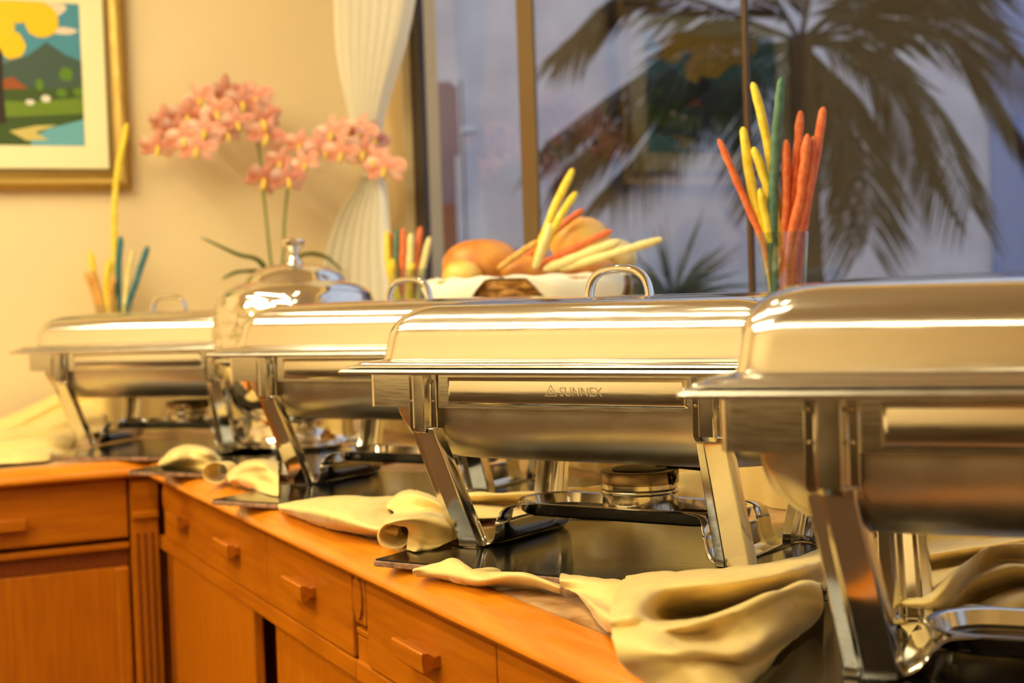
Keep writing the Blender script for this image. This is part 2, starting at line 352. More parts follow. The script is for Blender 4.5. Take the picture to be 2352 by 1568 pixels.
for tip, mid, dp in (((1285, 105), (1480, -25), .3), ((1250, 330), (1540, 140), -.4), ((1290, 390), (1500, 230), .1), ((1400, 420), (1600, 235), -.5), ((1480, 190), (1640, 50), .6),
        ((1990, 560), (1960, 250), -.3), ((2010, 500), (1930, 230), .5), ((2230, 480), (2080, 160), -.6), ((2150, 440), (2010, 130), .3), ((2360, 330), (2150, 60), -.2), ((2420, 210), (2150, 0), .4),
        ((2330, 120), (2080, -60), .7), ((1620, -140), (1740, -60), .2), ((1950, -190), (1880, -80), -.2), ((2250, -60), (2030, -60), -.5), ((1500, 330), (1660, 150), .9), ((1760, 420), (1760, 200), .8), ((1900, 430), (1880, 200), 1.0)):
    frond(tip, mid, dp)
# spiky shrub outside, lower
yb = PD(1545, 690, 6.4)
yu = thing('spiky_shrub', (yb.x, yb.y, ZF-.15), 'low spiky shrub outside, under the palm at its left', 'shrub')
mb = MB(); mb.tube([Vector((0, 0, 0)), Vector((0, 0, yb.z-ZF+.15))], [.05, .035], 8); mb.obj('stem', 'palm_trunk', yu)
mb = MB()
for k in range(46):
    a = random.uniform(0, 2*pi); e = random.uniform(-.1, 1.35); L = random.uniform(.3, .5); d = Vector((cos(a)*cos(e), sin(a)*cos(e), sin(e)))
    w_ = d.cross(Vector((sin(a), -cos(a), .3))).normalized()*.011; p0 = Vector((0, 0, yb.z-ZF+.15))
    vs = [mb.bm.verts.new(q) for q in (p0-w_, p0+w_, p0+d*L*.5+w_*.9, p0+d*L+Vector((0, 0, -.1*L)), p0+d*L*.5-w_*.9)]; mb.bm.faces.new(vs)
mb.obj('leaves', 'yucca_leaf', yu, smooth=False, recalc=False)['kind'] = 'stuff'

# ================================================================== picture on the back wall
PIC = YW-.004
r_, b_ = PY(290, 200, PIC).x, PY(150, 437, PIC).z
pw, ph = .74, .62
pic = thing('picture', (r_-pw/2, PIC, b_), 'landscape painting with yellow flowering tree in gilt frame and cream mount', 'picture')
def moulding(name, pts2, mat):
    # profile points: (inset from the outer edge, distance out of the wall)
    rings = []
    for ins, dep in pts2:
        rings.append([Vector(q) for q in ((-pw/2+ins, -dep, ins), (pw/2-ins, -dep, ins), (pw/2-ins, -dep, ph-ins), (-pw/2+ins, -dep, ph-ins))])
    mb = MB(); mb.loft(rings, False, False); return mb.obj(name, mat, pic, smooth=True, angle=30, recalc=True)
moulding('frame', [(0, 0), (0, .024), (.004, .03), (.014, .036), (.024, .034), (.034, .026), (.042, .022), (.047, .024), (.05, .024)], 'gilt')
moulding('frame_slip', [(.05, .024), (.054, .022), (.058, .014)], 'gilt_dark')
moulding('mount', [(.058, .014), (.117, .013), (.119, .011)], 'mat_board')
paint = [('sky', srgb(70, 140, 166)), ('cloud', srgb(236, 214, 190)), ('hill', srgb(62, 84, 76)), ('hill_far', srgb(96, 118, 120)), ('meadow', srgb(104, 132, 26)), ('meadow_dark', srgb(58, 82, 26)),
         ('bush', srgb(88, 128, 18)), ('trunk', srgb(38, 28, 18)), ('blossom', srgb(244, 198, 10)), ('water', srgb(104, 172, 190)), ('sand', srgb(206, 190, 110)), ('roof', srgb(150, 76, 26)), ('cow', srgb(230, 222, 210))]
for nme, c in paint: plain('paint_'+nme, c, .6)
PI = {nme: i for i, (nme, c) in enumerate(paint)}
mb = MB(); ix0, ix1, iz0, iz1 = -pw/2+.119, pw/2-.119, .119, ph-.119
lay = [0]
def shape(kind, pts):
    lay[0] += 1; y = -.0115-.00006*lay[0]
    f = mb.bm.faces.new([mb.bm.verts.new((min(max(a, ix0), ix1), y, min(max(b, iz0), iz1))) for a, b in pts]); f.material_index = PI[kind]
def pp(px, py):
    v = PY(px, py, PIC); return v.x-(r_-pw/2), v.z-b_
def blob(kind, px, py, rx, ry, n=14, j=.12):
    c = pp(px, py); s = (PY(px+10, py, PIC)-PY(px, py, PIC)).length/10
    shape(kind, [(c[0]+rx*s*cos(2*pi*i/n)*(1+random.uniform(-j, j)), c[1]+ry*s*sin(2*pi*i/n)*(1+random.uniform(-j, j))) for i in range(n)])
shape('sky', [(ix0, iz0), (ix1, iz0), (ix1, iz1), (ix0, iz1)])
blob('cloud', 110, 20, 40, 22); blob('cloud', 140, 72, 34, 9); blob('cloud', 60, -30, 80, 30); blob('cloud', -150, -60, 90, 34)
shape('hill_far', [pp(*q) for q in ((-420, 150), (-200, 90), (-60, 130), (0, 140), (120, 120), (192, 150), (192, 300), (-420, 300))])
shape('hill', [pp(*q) for q in ((-420, 190), (-120, 150), (0, 150), (60, 130), (105, 98), (150, 128), (192, 142), (192, 300), (-420, 300))])
shape('meadow_dark', [pp(*q) for q in ((-420, 215), (0, 200), (110, 205), (192, 200), (192, 340), (-420, 340))])
shape('roof', [pp(*q) for q in ((0, 185), (28, 178), (64, 205), (0, 206))])
for q in ((150, 172, 15, 17), (90, 196, 9, 14), (140, 215, 12, 10), (180, 213, 14, 10)): blob('bush', *q)
shape('meadow', [pp(*q) for q in ((-420, 250), (0, 232), (60, 236), (192, 226), (192, 262), (90, 272), (0, 280), (-420, 300))])
shape('meadow_dark', [pp(*q) for q in ((-420, 300), (0, 270), (190, 262), (192, 275), (60, 300), (0, 330), (-420, 345))])
shape('water', [pp(*q) for q in ((70, 320), (110, 296), (192, 276), (192, 340), (70, 340))])
shape('sand', [pp(*q) for q in ((20, 302), (80, 290), (130, 288), (80, 305), (110, 322), (60, 324))])
for q in ((68, 236, 11, 7), (104, 228, 11, 9)): blob('cow', *q)
shape('trunk', [pp(*q) for q in ((-30, 90), (4, 90), (6, 200), (14, 285), (-40, 285), (-24, 200))])
for q in ((25, 25, 60, 30), (92, 48, 42, 42), (26, 105, 30, 34), (-40, 60, 70, 60), (8, 62, 22, 26), (-130, 20, 80, 60), (-60, -40, 90, 50), (60, 10, 40, 22)): blob('blossom', *q, j=.08)
mb.obj('painting', ['paint_'+nme for nme, c in paint], pic, smooth=False, recalc=False)

# ================================================================== cabinets and worktop
XC, YC = .64, 3.16
def dbox(name, x0, x1, y0, y1, z0, z1, mat, parent, bev=.003):
    l = parent.location if parent.parent is None else Vector((0, 0, 0))
    return MB().box(x0-l.x, x1-l.x, y0-l.y, y1-l.y, z0-l.z, z1-l.z).obj(name, mat, parent, smooth=False, bevel=bev)
ZT, ZD, ZR = -.047, -.172, -.202
def pull(parent, along, c, zc, half=.05, off=Vector((0, 0, 0))):
    # moulded wooden bar pull: profile bulges outward, waisted where it meets the drawer
    prof = [(0, -.008), (.010, -.007), (.016, -.012), (.024, -.0125), (.026, .0), (.026, .011), (.024, .0125), (.016, .011), (.010, .006), (0, .008)]
    mb = MB()
    if along == 'y': ring = lambda y: [Vector((XC-d, y, zc+h))-off for d, h in prof]
    else: ring = lambda x: [Vector((x, YC-d, zc+h))-off for d, h in prof]
    mb.loft([ring(c-half), ring(c+half)])
    return mb.obj('handle', 'wood_dark' if along == 'z' else ('wood_y' if along == 'y' else 'wood_x'), parent, smooth=True, angle=25, bevel=.0012)
def right_cabinet(y0, y1, drawers, doors, pil, label):
    t = thing('sideboard_cabinet', (XC+.3, (y0+y1)/2, ZF), label, 'cabinet')
    o = Vector(t.location)
    dbox('carcass', XC+.10, XW-.02, y0+.002, y1-.002, ZF, -.049, 'wood_z', t)
    dbox('top_rail', XC, XC+.10, y0, y1, ZR, ZD-.001, 'wood_y', t); dbox('plinth', XC+.02, XC+.10, y0, y1, ZF, ZF+.09, 'wood_dark', t)
    dbox('drawer_frame', XC+.012, XC+.10, y0, y1, ZD, ZT-.001, 'wood_dark', t)
    for a, b in drawers:
        d = dbox('drawer', XC-.002, XC+.016, a+.0012, b-.0012, ZD+.001, ZT-.002, 'wood_y', t)
        pull(d, 'y', (a+b)/2, -.1095, off=o)
    for a, b, dx in doors:
        d = dbox('door', XC+.004+dx, XC+.022+dx, a, b, ZF+.09, ZR-.002, 'wood_z', t)
    for a, b in pil:
        pl = dbox('pilaster', XC+.012, XC+.030, a, b, ZF+.09, ZT-.001, 'wood_z', t)
        MB().box(XC+.001-o.x, XC+.014-o.x, a+.010-o.y, b-.001-o.y, -.122-o.z, -.050-o.z).obj('carved_block', 'wood_y', pl, smooth=False, bevel=.003)
        mb = MB(); rg = [[Vector((XC-d-o.x, (a+b)/2+.004-o.y+w*cos(2*pi*i/20), -.085-o.z+h*sin(2*pi*i/20))) for i in range(20)] for w, h, d in ((.0175, .031, -.002), (.0165, .029, .003), (.010, .02, .0045))]
        mb.loft(rg, False, True); mb.obj('carved_oval', 'wood_y', pl, smooth=True, angle=30)
        MB().box(XC+.002-o.x, XC+.014-o.x, a-o.y, b-.001-o.y, -.137-o.z, -.128-o.z).obj('moulding', 'wood_y', pl, smooth=False, bevel=.002)
        MB().box(XC+.004-o.x, XC+.012-o.x, a-o.y, b-.001-o.y, ZF+.09-o.z, -.139-o.z).obj('shaft', 'wood_z', pl, smooth=False, bevel=.001)
        for q in (.3, .62):
            yy = a+(b-a)*q; MB().box(XC+.003-o.x, XC+.006-o.x, yy-.004-o.y, yy+.004-o.y, ZF+.14-o.z, -.178-o.z).obj('flute', 'wood_dark', pl, smooth=False)
    return t
right_cabinet(1.8965, 3.158, [(1.896, 2.317), (2.317, 2.741), (2.741, 3.09)], [(2.436, 3.045, 0), (1.90, 2.343, .012), (2.3, 2.5, .05)], [(3.05, 3.10)], 'orange wooden sideboard section under the round tureen and third warmer, small dark-ended pulls')
right_cabinet(.25, 1.8955, [(1.426, 1.840), (1.0, 1.426), (.575, 1.0), (.26, .575)], [(1.02, 1.80, 0), (.30, .98, 0), (.9, 1.84, .04)], [(1.842, 1.8955)], 'orange wooden sideboard section nearest the camera with carved pilaster')
t = thing('sideboard_cabinet', (.0, YC+.3, ZF), 'orange wooden sideboard section at the left, below the picture wall', 'cabinet'); o = Vector(t.location)
dbox('carcass', -.62, .70, YC+.05, YW-.02, ZF, -.049, 'wood_z', t); dbox('drawer_frame', -.62, .58, YC+.012, YC+.05, ZD, ZT-.001, 'wood_dark', t)
dbox('top_rail', -.62, .578, YC+.002, YC+.05, ZR+.006, ZD-.010, 'wood_x', t); dbox('lower_rail', -.62, .578, YC+.014, YC+.05, -.234, ZR+.006, 'wood_dark', t); dbox('plinth', -.62, .64, YC+.02, YC+.05, ZF, ZF+.09, 'wood_dark', t)
for a, b in ((.06, .577), (-.46, .058)):
    d = dbox('drawer', a+.0012, b-.0012, YC-.002, YC+.016, ZD+.001, ZT-.002, 'wood_x', t); pull(d, 'x', (a+b)/2, -.122, off=o)
    dr = dbox('door', a+.002, b-.002, YC+.012, YC+.03, ZF+.09, -.234, 'wood_z', t)
    for xa, xb in ((a+.002, a+.03), (b-.03, b-.002)): MB().box(xa-o.x, xb-o.x, YC+.002-o.y, YC+.012-o.y, ZF+.09-o.z, -.236-o.z).obj('stile', 'wood_z', dr, smooth=False, bevel=.004)
pl = dbox('pilaster', .581, .638, YC-.006, YC+.03, ZF+.09, ZT-.001, 'wood_z', t)
mb = MB(); mb.loft([[Vector((x, YC-.006-d, z))-o for d, z in ((0, -.05), (.010, -.056), (.012, -.075), (.006, -.10), (.004, -.118), (.010, -.122), (.010, -.132), (0, -.134))] for x in (.583, .637)]).obj('carved_block', 'wood_x', pl, smooth=True, angle=25)
for x in (.594, .609, .624): MB().box(x-.003-o.x, x+.003-o.x, YC-.008-o.y, YC-.005-o.y, ZF+.14-o.z, -.165-o.z).obj('flute', 'wood_dark', pl, smooth=False)
# worktop, one continuous L
wt = thing('worktop', (XC, YC, -.047), 'L-shaped sideboard top with rounded orange wooden edge and brown marbled inlay', 'worktop'); o = Vector(wt.location)
mb = MB(); mb.box(.664-o.x, XW-.001-o.x, .2-o.y, YW-.001-o.y, 0, .036); mb.box(-.66-o.x, .664-o.x, 3.184-o.y, YW-.001-o.y, 0, .036); mb.obj('inlay', 'laminate', wt, smooth=False)
NP = [(.6600, -.0102), (.652, -.0098), (.643, -.0108), (.632, -.0138), (.621, -.0185), (.6125, -.0245), (.6075, -.0310), (.6070, -.0365), (.6100, -.0410), (.6170, -.0438), (.632, -.047), (.6600, -.047)]
mb = MB(); mb.loft([[Vector((x, y, z))-o for x, z in NP] for y in (.2, 3.184)]).obj('nosing', 'wood_nose', wt, smooth=True, angle=35)
mb = MB(); mb.loft([[Vector((x, y+YC-XC, z))-o for y, z in NP] for x in (-.66, .63)]).obj('nosing', 'wood_nose_x_lit', wt, smooth=True, angle=35)

# ================================================================== black stone slabs under the warmers
def slab(corner_px, ang, L, Wd, label, zt=-.0002):
    c = PZ(corner_px[0], corner_px[1], zt-.0085); u = Vector((cos(ang), sin(ang), 0)); v = Vector((-u.y, u.x, 0))
    mid = c+u*L/2+v*Wd/2
    mb = MB(); mb.box(-L/2, L/2, -Wd/2, Wd/2, -.0092, -.0022, 1)
    mb.box(-L/2+.0015, L/2-.0015, -Wd/2+.0015, Wd/2-.0015, -.0022, 0, 0)
    ob = mb.obj('stone_slab', ['stone', 'stone_edge'], None, smooth=False, loc=(mid.x, mid.y, zt), rz=ang, recalc=True, bevel=.0012)
    return tag(ob, label, 'slab', 'polished black slabs under the warmers')
slab((858, 1299), radians(-59.0), .58, .40, 'polished black stone slab under the sharp middle warmer, scratched')
slab((486, 1158), radians(-57.0), .52, .40, 'polished black stone slab under the warmer left of the middle one')
slab((294, 1090), radians(-51.5), .42, .42, 'polished black stone slab under the round tureen')
slab((104, 1057), radians(-42.0), .50, .36, 'polished black stone slab under the farthest warmer')

# ================================================================== chafing dishes
def chafer(x, y, rz, sz, label, logo=False, drop=0.0):
    t = thing('chafing_dish', (x, y, 0), label, 'food warmer', 'oblong steel food warmers on the sideboard', rz); t.scale = (1, 1, sz)
    # lid
    R = [rr(.3000, .176, .013, .2252, 10), rr(.3035, .1795, .015, .2256, 10), rr(.3045, .1805, .016, .2268, 10), rr(.3035, .1795, .015, .2280, 10), rr(.2990, .1750, .015, .2284, 10), rr(.2960, .1715, .016, .2290, 10), rr(.2945, .1695, .017, .2312, 10), rr(.2925, .1670, .018, .2320, 10), rr(.2860, .1510, .026, .2321, 10), rr(.2830, .1470, .029, .2326, 10), rr(.2815, .1452, .031, .2342, 10), rr(.2808, .1444, .032, .2380, 10), rr(.2797, .1432, .034, .2480, 10)]
    for k in range(17):
        a = pi/2*k/16; R.append(rr(.2788-.044*(1-cos(a)), .1422-.044*(1-cos(a)), .036+.012*sin(a), .2590+.0400*sin(a), 10))
    R.append(rr(.20, .09, .04, .3012, 10)); R.append(rr(.13, .05, .03, .3024, 10)); R.append(rr(.05, .02, .015, .3030, 10))
    mb = MB(); mb.loft(R, False, True); lid = mb.obj('lid', 'steel_lid', t, angle=35)
    pts = [(-.043, .3015), (-.0415, .312), (-.036, .324), (-.024, .3325), (-.008, .3355), (.008, .3355), (.024, .3325), (.036, .324), (.0415, .312), (.043, .3015)]
    path = catmull([Vector((a-.008, 0, b)) for a, b in pts], 3)
    MB().tube(path, .0052, 10, flat=1.35, upv=(0, 1, 0)).obj('lid_handle', 'steel_polished', lid)
    # water pan with rolled flange
    mb = MB(); R = [rr(.262, .142, .03, .2235), rr(.308, .179, .011, .2240), rr(.312, .183, .012, .2235), rr(.3145, .1855, .013, .2205), rr(.3135, .1845, .013, .2175), rr(.310, .181, .012, .2178), rr(.308, .179, .012, .2195), rr(.270, .147, .03, .2195), rr(.268, .145, .034, .212), rr(.2665, .1435, .04, .168)]
    for k in range(1, 11):
        a = pi/2*k/10; R.append(rr(.2665-.062*(1-cos(a))*1.0, .1435-.055*(1-cos(a)), .045+.02*sin(a), .168-.058*sin(a)))
    R.append(rr(.10, .04, .03, .1095))
    mb.loft(R, True, True).__class__; pan = mb.obj('water_pan', 'steel_pan', t, angle=40)
    # frame band with raised panels between the legs
    mb = MB(); o_, i_ = rr(.2880, .1515, .012, 0), rr(.2865, .1500, .011, 0)
    rings = [[p+Vector((0, 0, z)) for p in q] for q, z in ((o_, .176), (o_, .2170), (i_, .2170), (i_, .176))]
    rings.append(rings[0]); mb.loft(rings, False, False); bmesh.ops.remove_doubles(mb.bm, verts=mb.bm.verts, dist=1e-5); band = mb.obj('frame_band', 'steel_lid', t, angle=30)
    for sy in (-1, 1):
        mb = MB(); f = lambda hx, z0, z1, d: [Vector((-hx, sy*(.1515+d), z0)), Vector((hx, sy*(.1515+d), z0)), Vector((hx, sy*(.1515+d), z1)), Vector((-hx, sy*(.1515+d), z1))]
        mb.loft([f(.163, .1800, .2135, -.0008), f(.160, .1830, .2105, .0030), f(.157, .1860, .2085, .0038)], False, True).__class__; mb.obj('raised_panel', 'steel_lid', band, angle=60, bevel=.001)
    if logo:
        cu = bpy.data.curves.new('logo', 'FONT'); cu.body = 'SUNNEX'; cu.size = .0145; cu.extrude = .0002; cu.align_x = 'LEFT'
        to = bpy.data.objects.new('logo', cu); COL.objects.link(to); bpy.context.view_layer.update()
        me = bpy.data.meshes.new_from_object(to.evaluated_get(bpy.context.evaluated_depsgraph_get())); bpy.data.objects.remove(to)
        bm = bmesh.new(); bm.from_mesh(me); bmesh.ops.transform(bm, matrix=Matrix.Translation((0, -.15545, .1925)) @ Matrix.Rotation(pi/2, 4, 'X'), verts=bm.verts)
        mbt = MB(); mbt.bm.free(); mbt.bm = bm
        # small triangle emblem in front of the word
        for q in (1.0, ):
            tri = [Vector((-.020, -.1554, .192)), Vector((-.003, -.1554, .192)), Vector((-.0115, -.1554, .2055))]; cc = sum(tri, Vector())/3
            for k in range(3):
                a, b2 = tri[k], tri[(k+1) % 3]; mbt.bm.faces.new([mbt.bm.verts.new(v) for v in (a, b2, cc.lerp(b2, .78), cc.lerp(a, .78))])
            mbt.bm.faces.new([mbt.bm.verts.new(cc.lerp(v, .4)) for v in tri])
        mbt.obj('engraved_logo', 'steel_mark', band, smooth=False, recalc=False)
    # legs: upright collar riveted to the band, bent inward below
    for sx in (-1, 1):
        for sy in (-1, 1):
            cx, cy = (.19 if sx > 0 else -.199), .1525*sy
            prof = [(-.021, .000), (-.021, .0025), (-.0125, .003), (-.0095, .011), (-.004, .013), (.0095, .0125), (.0125, .003), (.021, .0025), (.021, .0)]
            mb = MB(); leg = None
            q = [(-.0205, -.010), (-.0200, .001), (-.0085, .0035), (-.0055, .010), (.0180, .0075), (.0210, -.001), (.0210, -.010), (.0125, -.0085), (.0085, -.001), (-.002, .003), (-.0060, -.004), (-.0105, -.008)]
            top = [Vector((cx+a, cy+sy*(b-.001), .152)) for a, b in q]; m1 = [Vector((cx+a, cy+sy*(b-.003), .142)) for a, b in q]
            bx, by = .184*sx, .095*sy
            bot = [Vector((bx+a*1.15, by+sy*b, .010)) for a, b in q]; foot = [Vector((bx+a*1.18, by+sy*b*.9, .0008)) for a, b in q]
            mb.loft([top, m1, bot, foot]); leg = mb.obj('leg', 'steel_leg', t, angle=25, bevel=.0012)
            mb = MB(); mb.loft([[Vector((cx+a, cy+sy*b, z)) for a, b in prof] for z in (.2165, .152)] + [[Vector((cx+a*.9, cy+sy*(b*.7), .1465)) for a, b in prof]]); mb.obj('leg_collar', 'steel_leg', leg, angle=25, bevel=.001)
            for a in (-.0165, .0165):
                for z in (.208, .184): MB().lathe([(.0001, .0022), (.0014, .0018), (.0022, .0)], n=8).obj('rivet', 'rivet', leg).matrix_local = Matrix.Translation((cx+a, cy+sy*.0025, z)) @ Matrix.Rotation(-sy*pi/2, 4, 'X')
    # fuel shelf: dished tray hung between two bent cross straps
    P2 = [(-.176, .0012), (-.160, .0012), (-.150, .006), (-.1445, .018-drop*.3), (-.1425, .036-drop*.8), (-.138, .046-drop), (-.128, .0515-drop), (-.105, .0525-drop)]
    path = catmull([Vector((a, 0, b)) for a, b in P2], 4)
    low = [p for p in path if p.z < .034-drop*.8]; high = path[len(low)-1:]
    for sx in (-1, 1):
        mb = MB(); mb.grid([[Vector((p.x if sx < 0 else -p.x, yy, p.z)) for yy in (-.088, -.044, 0, .044, .088)] for p in low])
        for sy in (-1, 1):
            G = []
            for k, p in enumerate(high):
                hw = .088-.0285*(k/(len(high)-1))**1.4
                G.append([Vector((p.x if sx < 0 else -p.x, sy*yy, p.z)) for yy in (.055, (.055+hw)/2, hw)])
            mb.grid(G)
        bmesh.ops.remove_doubles(mb.bm, verts=mb.bm.verts, dist=1e-5)
        ob = mb.obj('fuel_strap', 'steel_leg', t, angle=60); s = ob.modifiers.new('s', 'SOLIDIFY'); s.thickness = .0016
    mb = MB(); R = [rr(.157, .058, .055, .0515, 10), rr(.153, .054, .052, .0530, 10), rr(.149, .050, .049, .0515, 10), rr(.146, .047, .046, .0400, 10), rr(.139, .040, .04, .0372, 10), rr(.139, .040, .04, .0352, 10), rr(.148, .049, .048, .0355, 10), rr(.153, .054, .052, .040, 10), rr(.1555, .0565, .054, .050, 10), rr(.157, .058, .055, .0515, 10)]
    mb.loft(R, False, False); bmesh.ops.remove_doubles(mb.bm, verts=mb.bm.verts, dist=1e-6)
    mb.loft([rr(.139, .040, .04, .0371, 10), rr(.06, .01, .009, .0371, 10)], False, True)
    mb.obj('fuel_tray', 'steel_leg', t, angle=50, loc=(0, 0, -drop))
    return t
MIDC = chafer(.899, 1.585, -1.043, 1.014, 'sharpest oblong steel warmer, in the middle, engraved band facing the room', True)
RIGC = chafer(.937, .860, -.850, 1.052, 'nearest oblong steel warmer, blurred and cut by the right edge', drop=.024)
THIC = chafer(.918, 2.344, -1.000, 1.024, 'oblong steel warmer just left of the middle one, before the bread basket')
FARC = chafer(.737, 3.391, -.766, .993, 'farthest oblong steel warmer, below the picture at the left')
slabR = PZ(1730, 1568, -.009)
ang = radians(-49.8); u = Vector((cos(ang), sin(ang), 0)); v = Vector((-u.y, u.x, 0)); cR = Vector((.937, .86, 0))-u*.03-v*.02
mb = MB(); mb.box(-.28, .28, -.20, .20, -.0092, -.0022, 1); mb.box(-.2785, .2785, -.1985, .1985, -.0022, 0, 0)
tag(mb.obj('stone_slab', ['stone', 'stone_edge'], None, smooth=False, loc=(cR.x, cR.y, -.0002), rz=ang, bevel=.0012), 'polished black stone slab under the nearest warmer', 'slab', 'polished black slabs under the warmers')

# fuel cans
def fuel_can(dish, lu, lv, label, rot=0.):
    l = dish.location; a = dish.rotation_euler.z; z = .0374*dish.scale.z
    x = l.x+lu*cos(a)-lv*sin(a); y = l.y+lu*sin(a)+lv*cos(a)
    t = thing('fuel_can', (x, y, z), label, 'burner can', 'burner cans on the shelves under the warmers', rot)
    MB().lathe([(.0, 0), (.0455, 0), (.0465, .0015), (.0465, .028), (.0485, .0295), (.0490, .0315), (.0485, .0335), (.0465, .035), (.0465, .050), (.0440, .050), (.0440, .046), (0, .0455)], n=40).obj('body', 'can_steel', t, angle=40)
    MB().lathe([(.0468, .0405), (.0482, .0410), (.0482, .0545), (.0470, .0560), (.0350, .0565), (.0340, .0545), (.0440, .0535), (.0455, .0415)], n=40).obj('rim', 'can_rim', t, angle=40)
    cv = MB(); cv.lathe([(0, .0590), (.030, .0588), (.034, .0580), (.034, .0572), (0, .0570)], n=24); co = cv.obj('swing_cover', 'black_iron', t, angle=40)
    MB().tube([Vector((.02, 0, .0580)), Vector((.05, -.004, .0570)), Vector((.078, -.008, .0530)), Vector((.108, -.012, .0475))], [.0026, .0026, .0026, .003], 6).obj('cover_handle', 'black_iron', co)
    MB().tube([Vector((.030, -.0385, .041)), Vector((.034, -.0405, .049)), Vector((.030, -.040, .0565))], .0030, 6).obj('hinge', 'black_iron', t)
    return t
fuel_can(MIDC, .015, -.004, 'brass-tinted burner can with swing cover under the middle warmer', -.30)
fuel_can(THIC, .06, .0, 'burner can under the warmer left of the middle one', .4)
fuel_can(FARC, .03, .0, 'burner can under the farthest warmer', .2)

# ================================================================== risers covered with cloth (behind the warmers)
def riser(x0, x1, y0, y1, zt, label, n=90):
    cx, cy = (x0+x1)/2, (y0+y1)/2; t = thing('riser_step', (cx, cy, -.0108), label, 'riser')
    MB().box(x0-cx+.012, x1-cx-.012, y0-cy+.012, y1-cy-.012, 0, zt-.004+.0108).obj('box', 'wood_dark', t, smooth=False)
    per = []; hx, hy = (x1-x0)/2, (y1-y0)/2
    L = [(-hx, -hy), (hx, -hy), (hx, hy), (-hx, hy)]
    tot = 4*(hx+hy); k = int(tot/.02)
    for i in range(k):
        d = tot*i/k; s = 0
        for j in range(4):
            a, b = Vector(L[j]).to_3d(), Vector(L[(j+1) % 4]).to_3d(); e = (b-a).length
            if d <= s+e: per.append((a.lerp(b, (d-s)/e), (b-a).normalized().cross(Vector((0, 0, 1))))); break
            s += e
    mb = MB(); rows = []
    for z, w in ((zt+.0108, 0), (zt+.0108-.006, .3), (.10, .55), (.05, .85), (.0012, 1)):
        rows.append([p*(.985 if z > zt+.010 else 1)+Vector((0, 0, z))+nrm*(.008*w*sin(i*1.9+.6*sin(i*.37))) for i, (p, nrm) in enumerate(per)])
    mb.loft(rows, True, False); ob = mb.obj('cloth_cover', 'satin', t, angle=180); s_ = ob.modifiers.new('s', 'SUBSURF'); s_.levels = 1; s_.render_levels = 1
    return t
RZ = .16
riser(1.245, XW-.012, 1.55, 3.45, RZ, 'low step draped in cream satin under the window, behind the warmers')
riser(.64, 1.20, 3.78, YW-.012, RZ, 'low step draped in cream satin against the picture wall')

# ================================================================== breadsticks
def stick(name_mat, pts, r, label, group, wob=.5):
    path = catmull(pts, 5); n = len(path); c = sum(path, Vector())/n
    rad = [r*(1+random.uniform(-.08, .08)) for _ in path]; rad[0] *= .75; rad[-1] *= .8
    # rounded ends
    t0 = (path[0]-path[1]).normalized(); t1 = (path[-1]-path[-2]).normalized()
    path = [path[0]+t0*r*.75]+path+[path[-1]+t1*r*.75]; rad = [r*.3]+rad+[r*.35]
    jit = [Vector((random.uniform(-1, 1), random.uniform(-1, 1), 0))*r*.16*wob for _ in path]
    o = MB().tube([p+j-path[-1] for p, j in zip(path, jit)], rad, 9, upv=(.3, .5, .2)).obj('breadstick', name_mat, None, angle=60, loc=path[-1])
    return tag(o, label, 'breadstick', group)
def vase(cx, cy, zb, h, rb, rt, label):
    t = thing('glass_vase', (cx, cy, zb), label, 'vase')
    prof = [(0, 0), (rb, 0), (rb*1.02, .004), (rb*.97, .03), (rb, h*.35), (rt*.86, h*.7), (rt, h), (rt-.002, h), (rt*.86-.0025, h*.7), (rb-.003, h*.35), (rb*.9, .014), (0, .012)]
    MB().lathe(prof, n=36).obj('bowl', 'vase_glass', t, angle=40); return t
D1 = 2.2
g1 = PD(1801, 640, D1); vase(g1.x, g1.y, RZ+.0005, .39-RZ, .028, .038, 'flared clear vase of breadsticks standing before the window')
def in_vase(g, D, lst, group, zb, rb):
    for i, (mat, r, px, dd, lab) in enumerate(lst):
        pts = [PD(x, y, D+dd*(1-k/len(px))) for k, (x, y) in enumerate(px)]
        a = 2*pi*i/len(lst)+.4; rad = rb*(.25+.6*((i*7) % 5)/5)
        end = Vector((g.x+rad*cos(a), g.y+rad*sin(a), zb+.016+.002*i))
        stick(mat, pts+[end], r, lab, group)
in_vase(g1, D1, [
    ('stick_orange', .0055, [(1653, 325), (1715, 470), (1765, 600)], .0, 'thin orange breadstick leaning farthest left in the vase before the window'),
    ('stick_yellow', .0074, [(1707, 300), (1728, 440), (1765, 590)], .01, 'bright yellow breadstick with a knobbed end, left in the vase before the window'),
    ('stick_yellow', .0070, [(1731, 197), (1765, 340), (1793, 560)], .02, 'tallest yellow breadstick in the vase before the window'),
    ('stick_yellow', .0070, [(1733, 345), (1765, 440), (1790, 560)], .0, 'blunt yellow breadstick crossing behind, in the vase before the window'),
    ('stick_yellow', .0066, [(1746, 440), (1768, 540), (1785, 620)], -.01, 'shortest yellow breadstick in the vase before the window'),
    ('stick_green', .0074, [(1794, 186), (1780, 360), (1775, 590)], -.015, 'only green breadstick in the vase before the window, tallest of all'),
    ('stick_orange', .0066, [(1805, 328), (1806, 440), (1798, 590)], -.01, 'short orange breadstick beside the green one before the window'),
    ('stick_orange', .0068, [(1838, 262), (1827, 400), (1810, 560)], .0, 'slender orange breadstick with bent tip in the vase before the window'),
    ('stick_orange', .0074, [(1854, 316), (1838, 450), (1808, 610)], -.02, 'thick orange breadstick in front in the vase before the window'),
    ('stick_orange', .0072, [(1868, 322), (1852, 450), (1822, 610)], -.012, 'orange breadstick squeezed between two others at the right, before the window'),
    ('stick_orange', .0076, [(1890, 254), (1866, 400), (1832, 600)], .01, 'tallest orange breadstick, with a hooked tip, rightmost before the window')],
    'breadsticks in the vase before the window', RZ, .026)
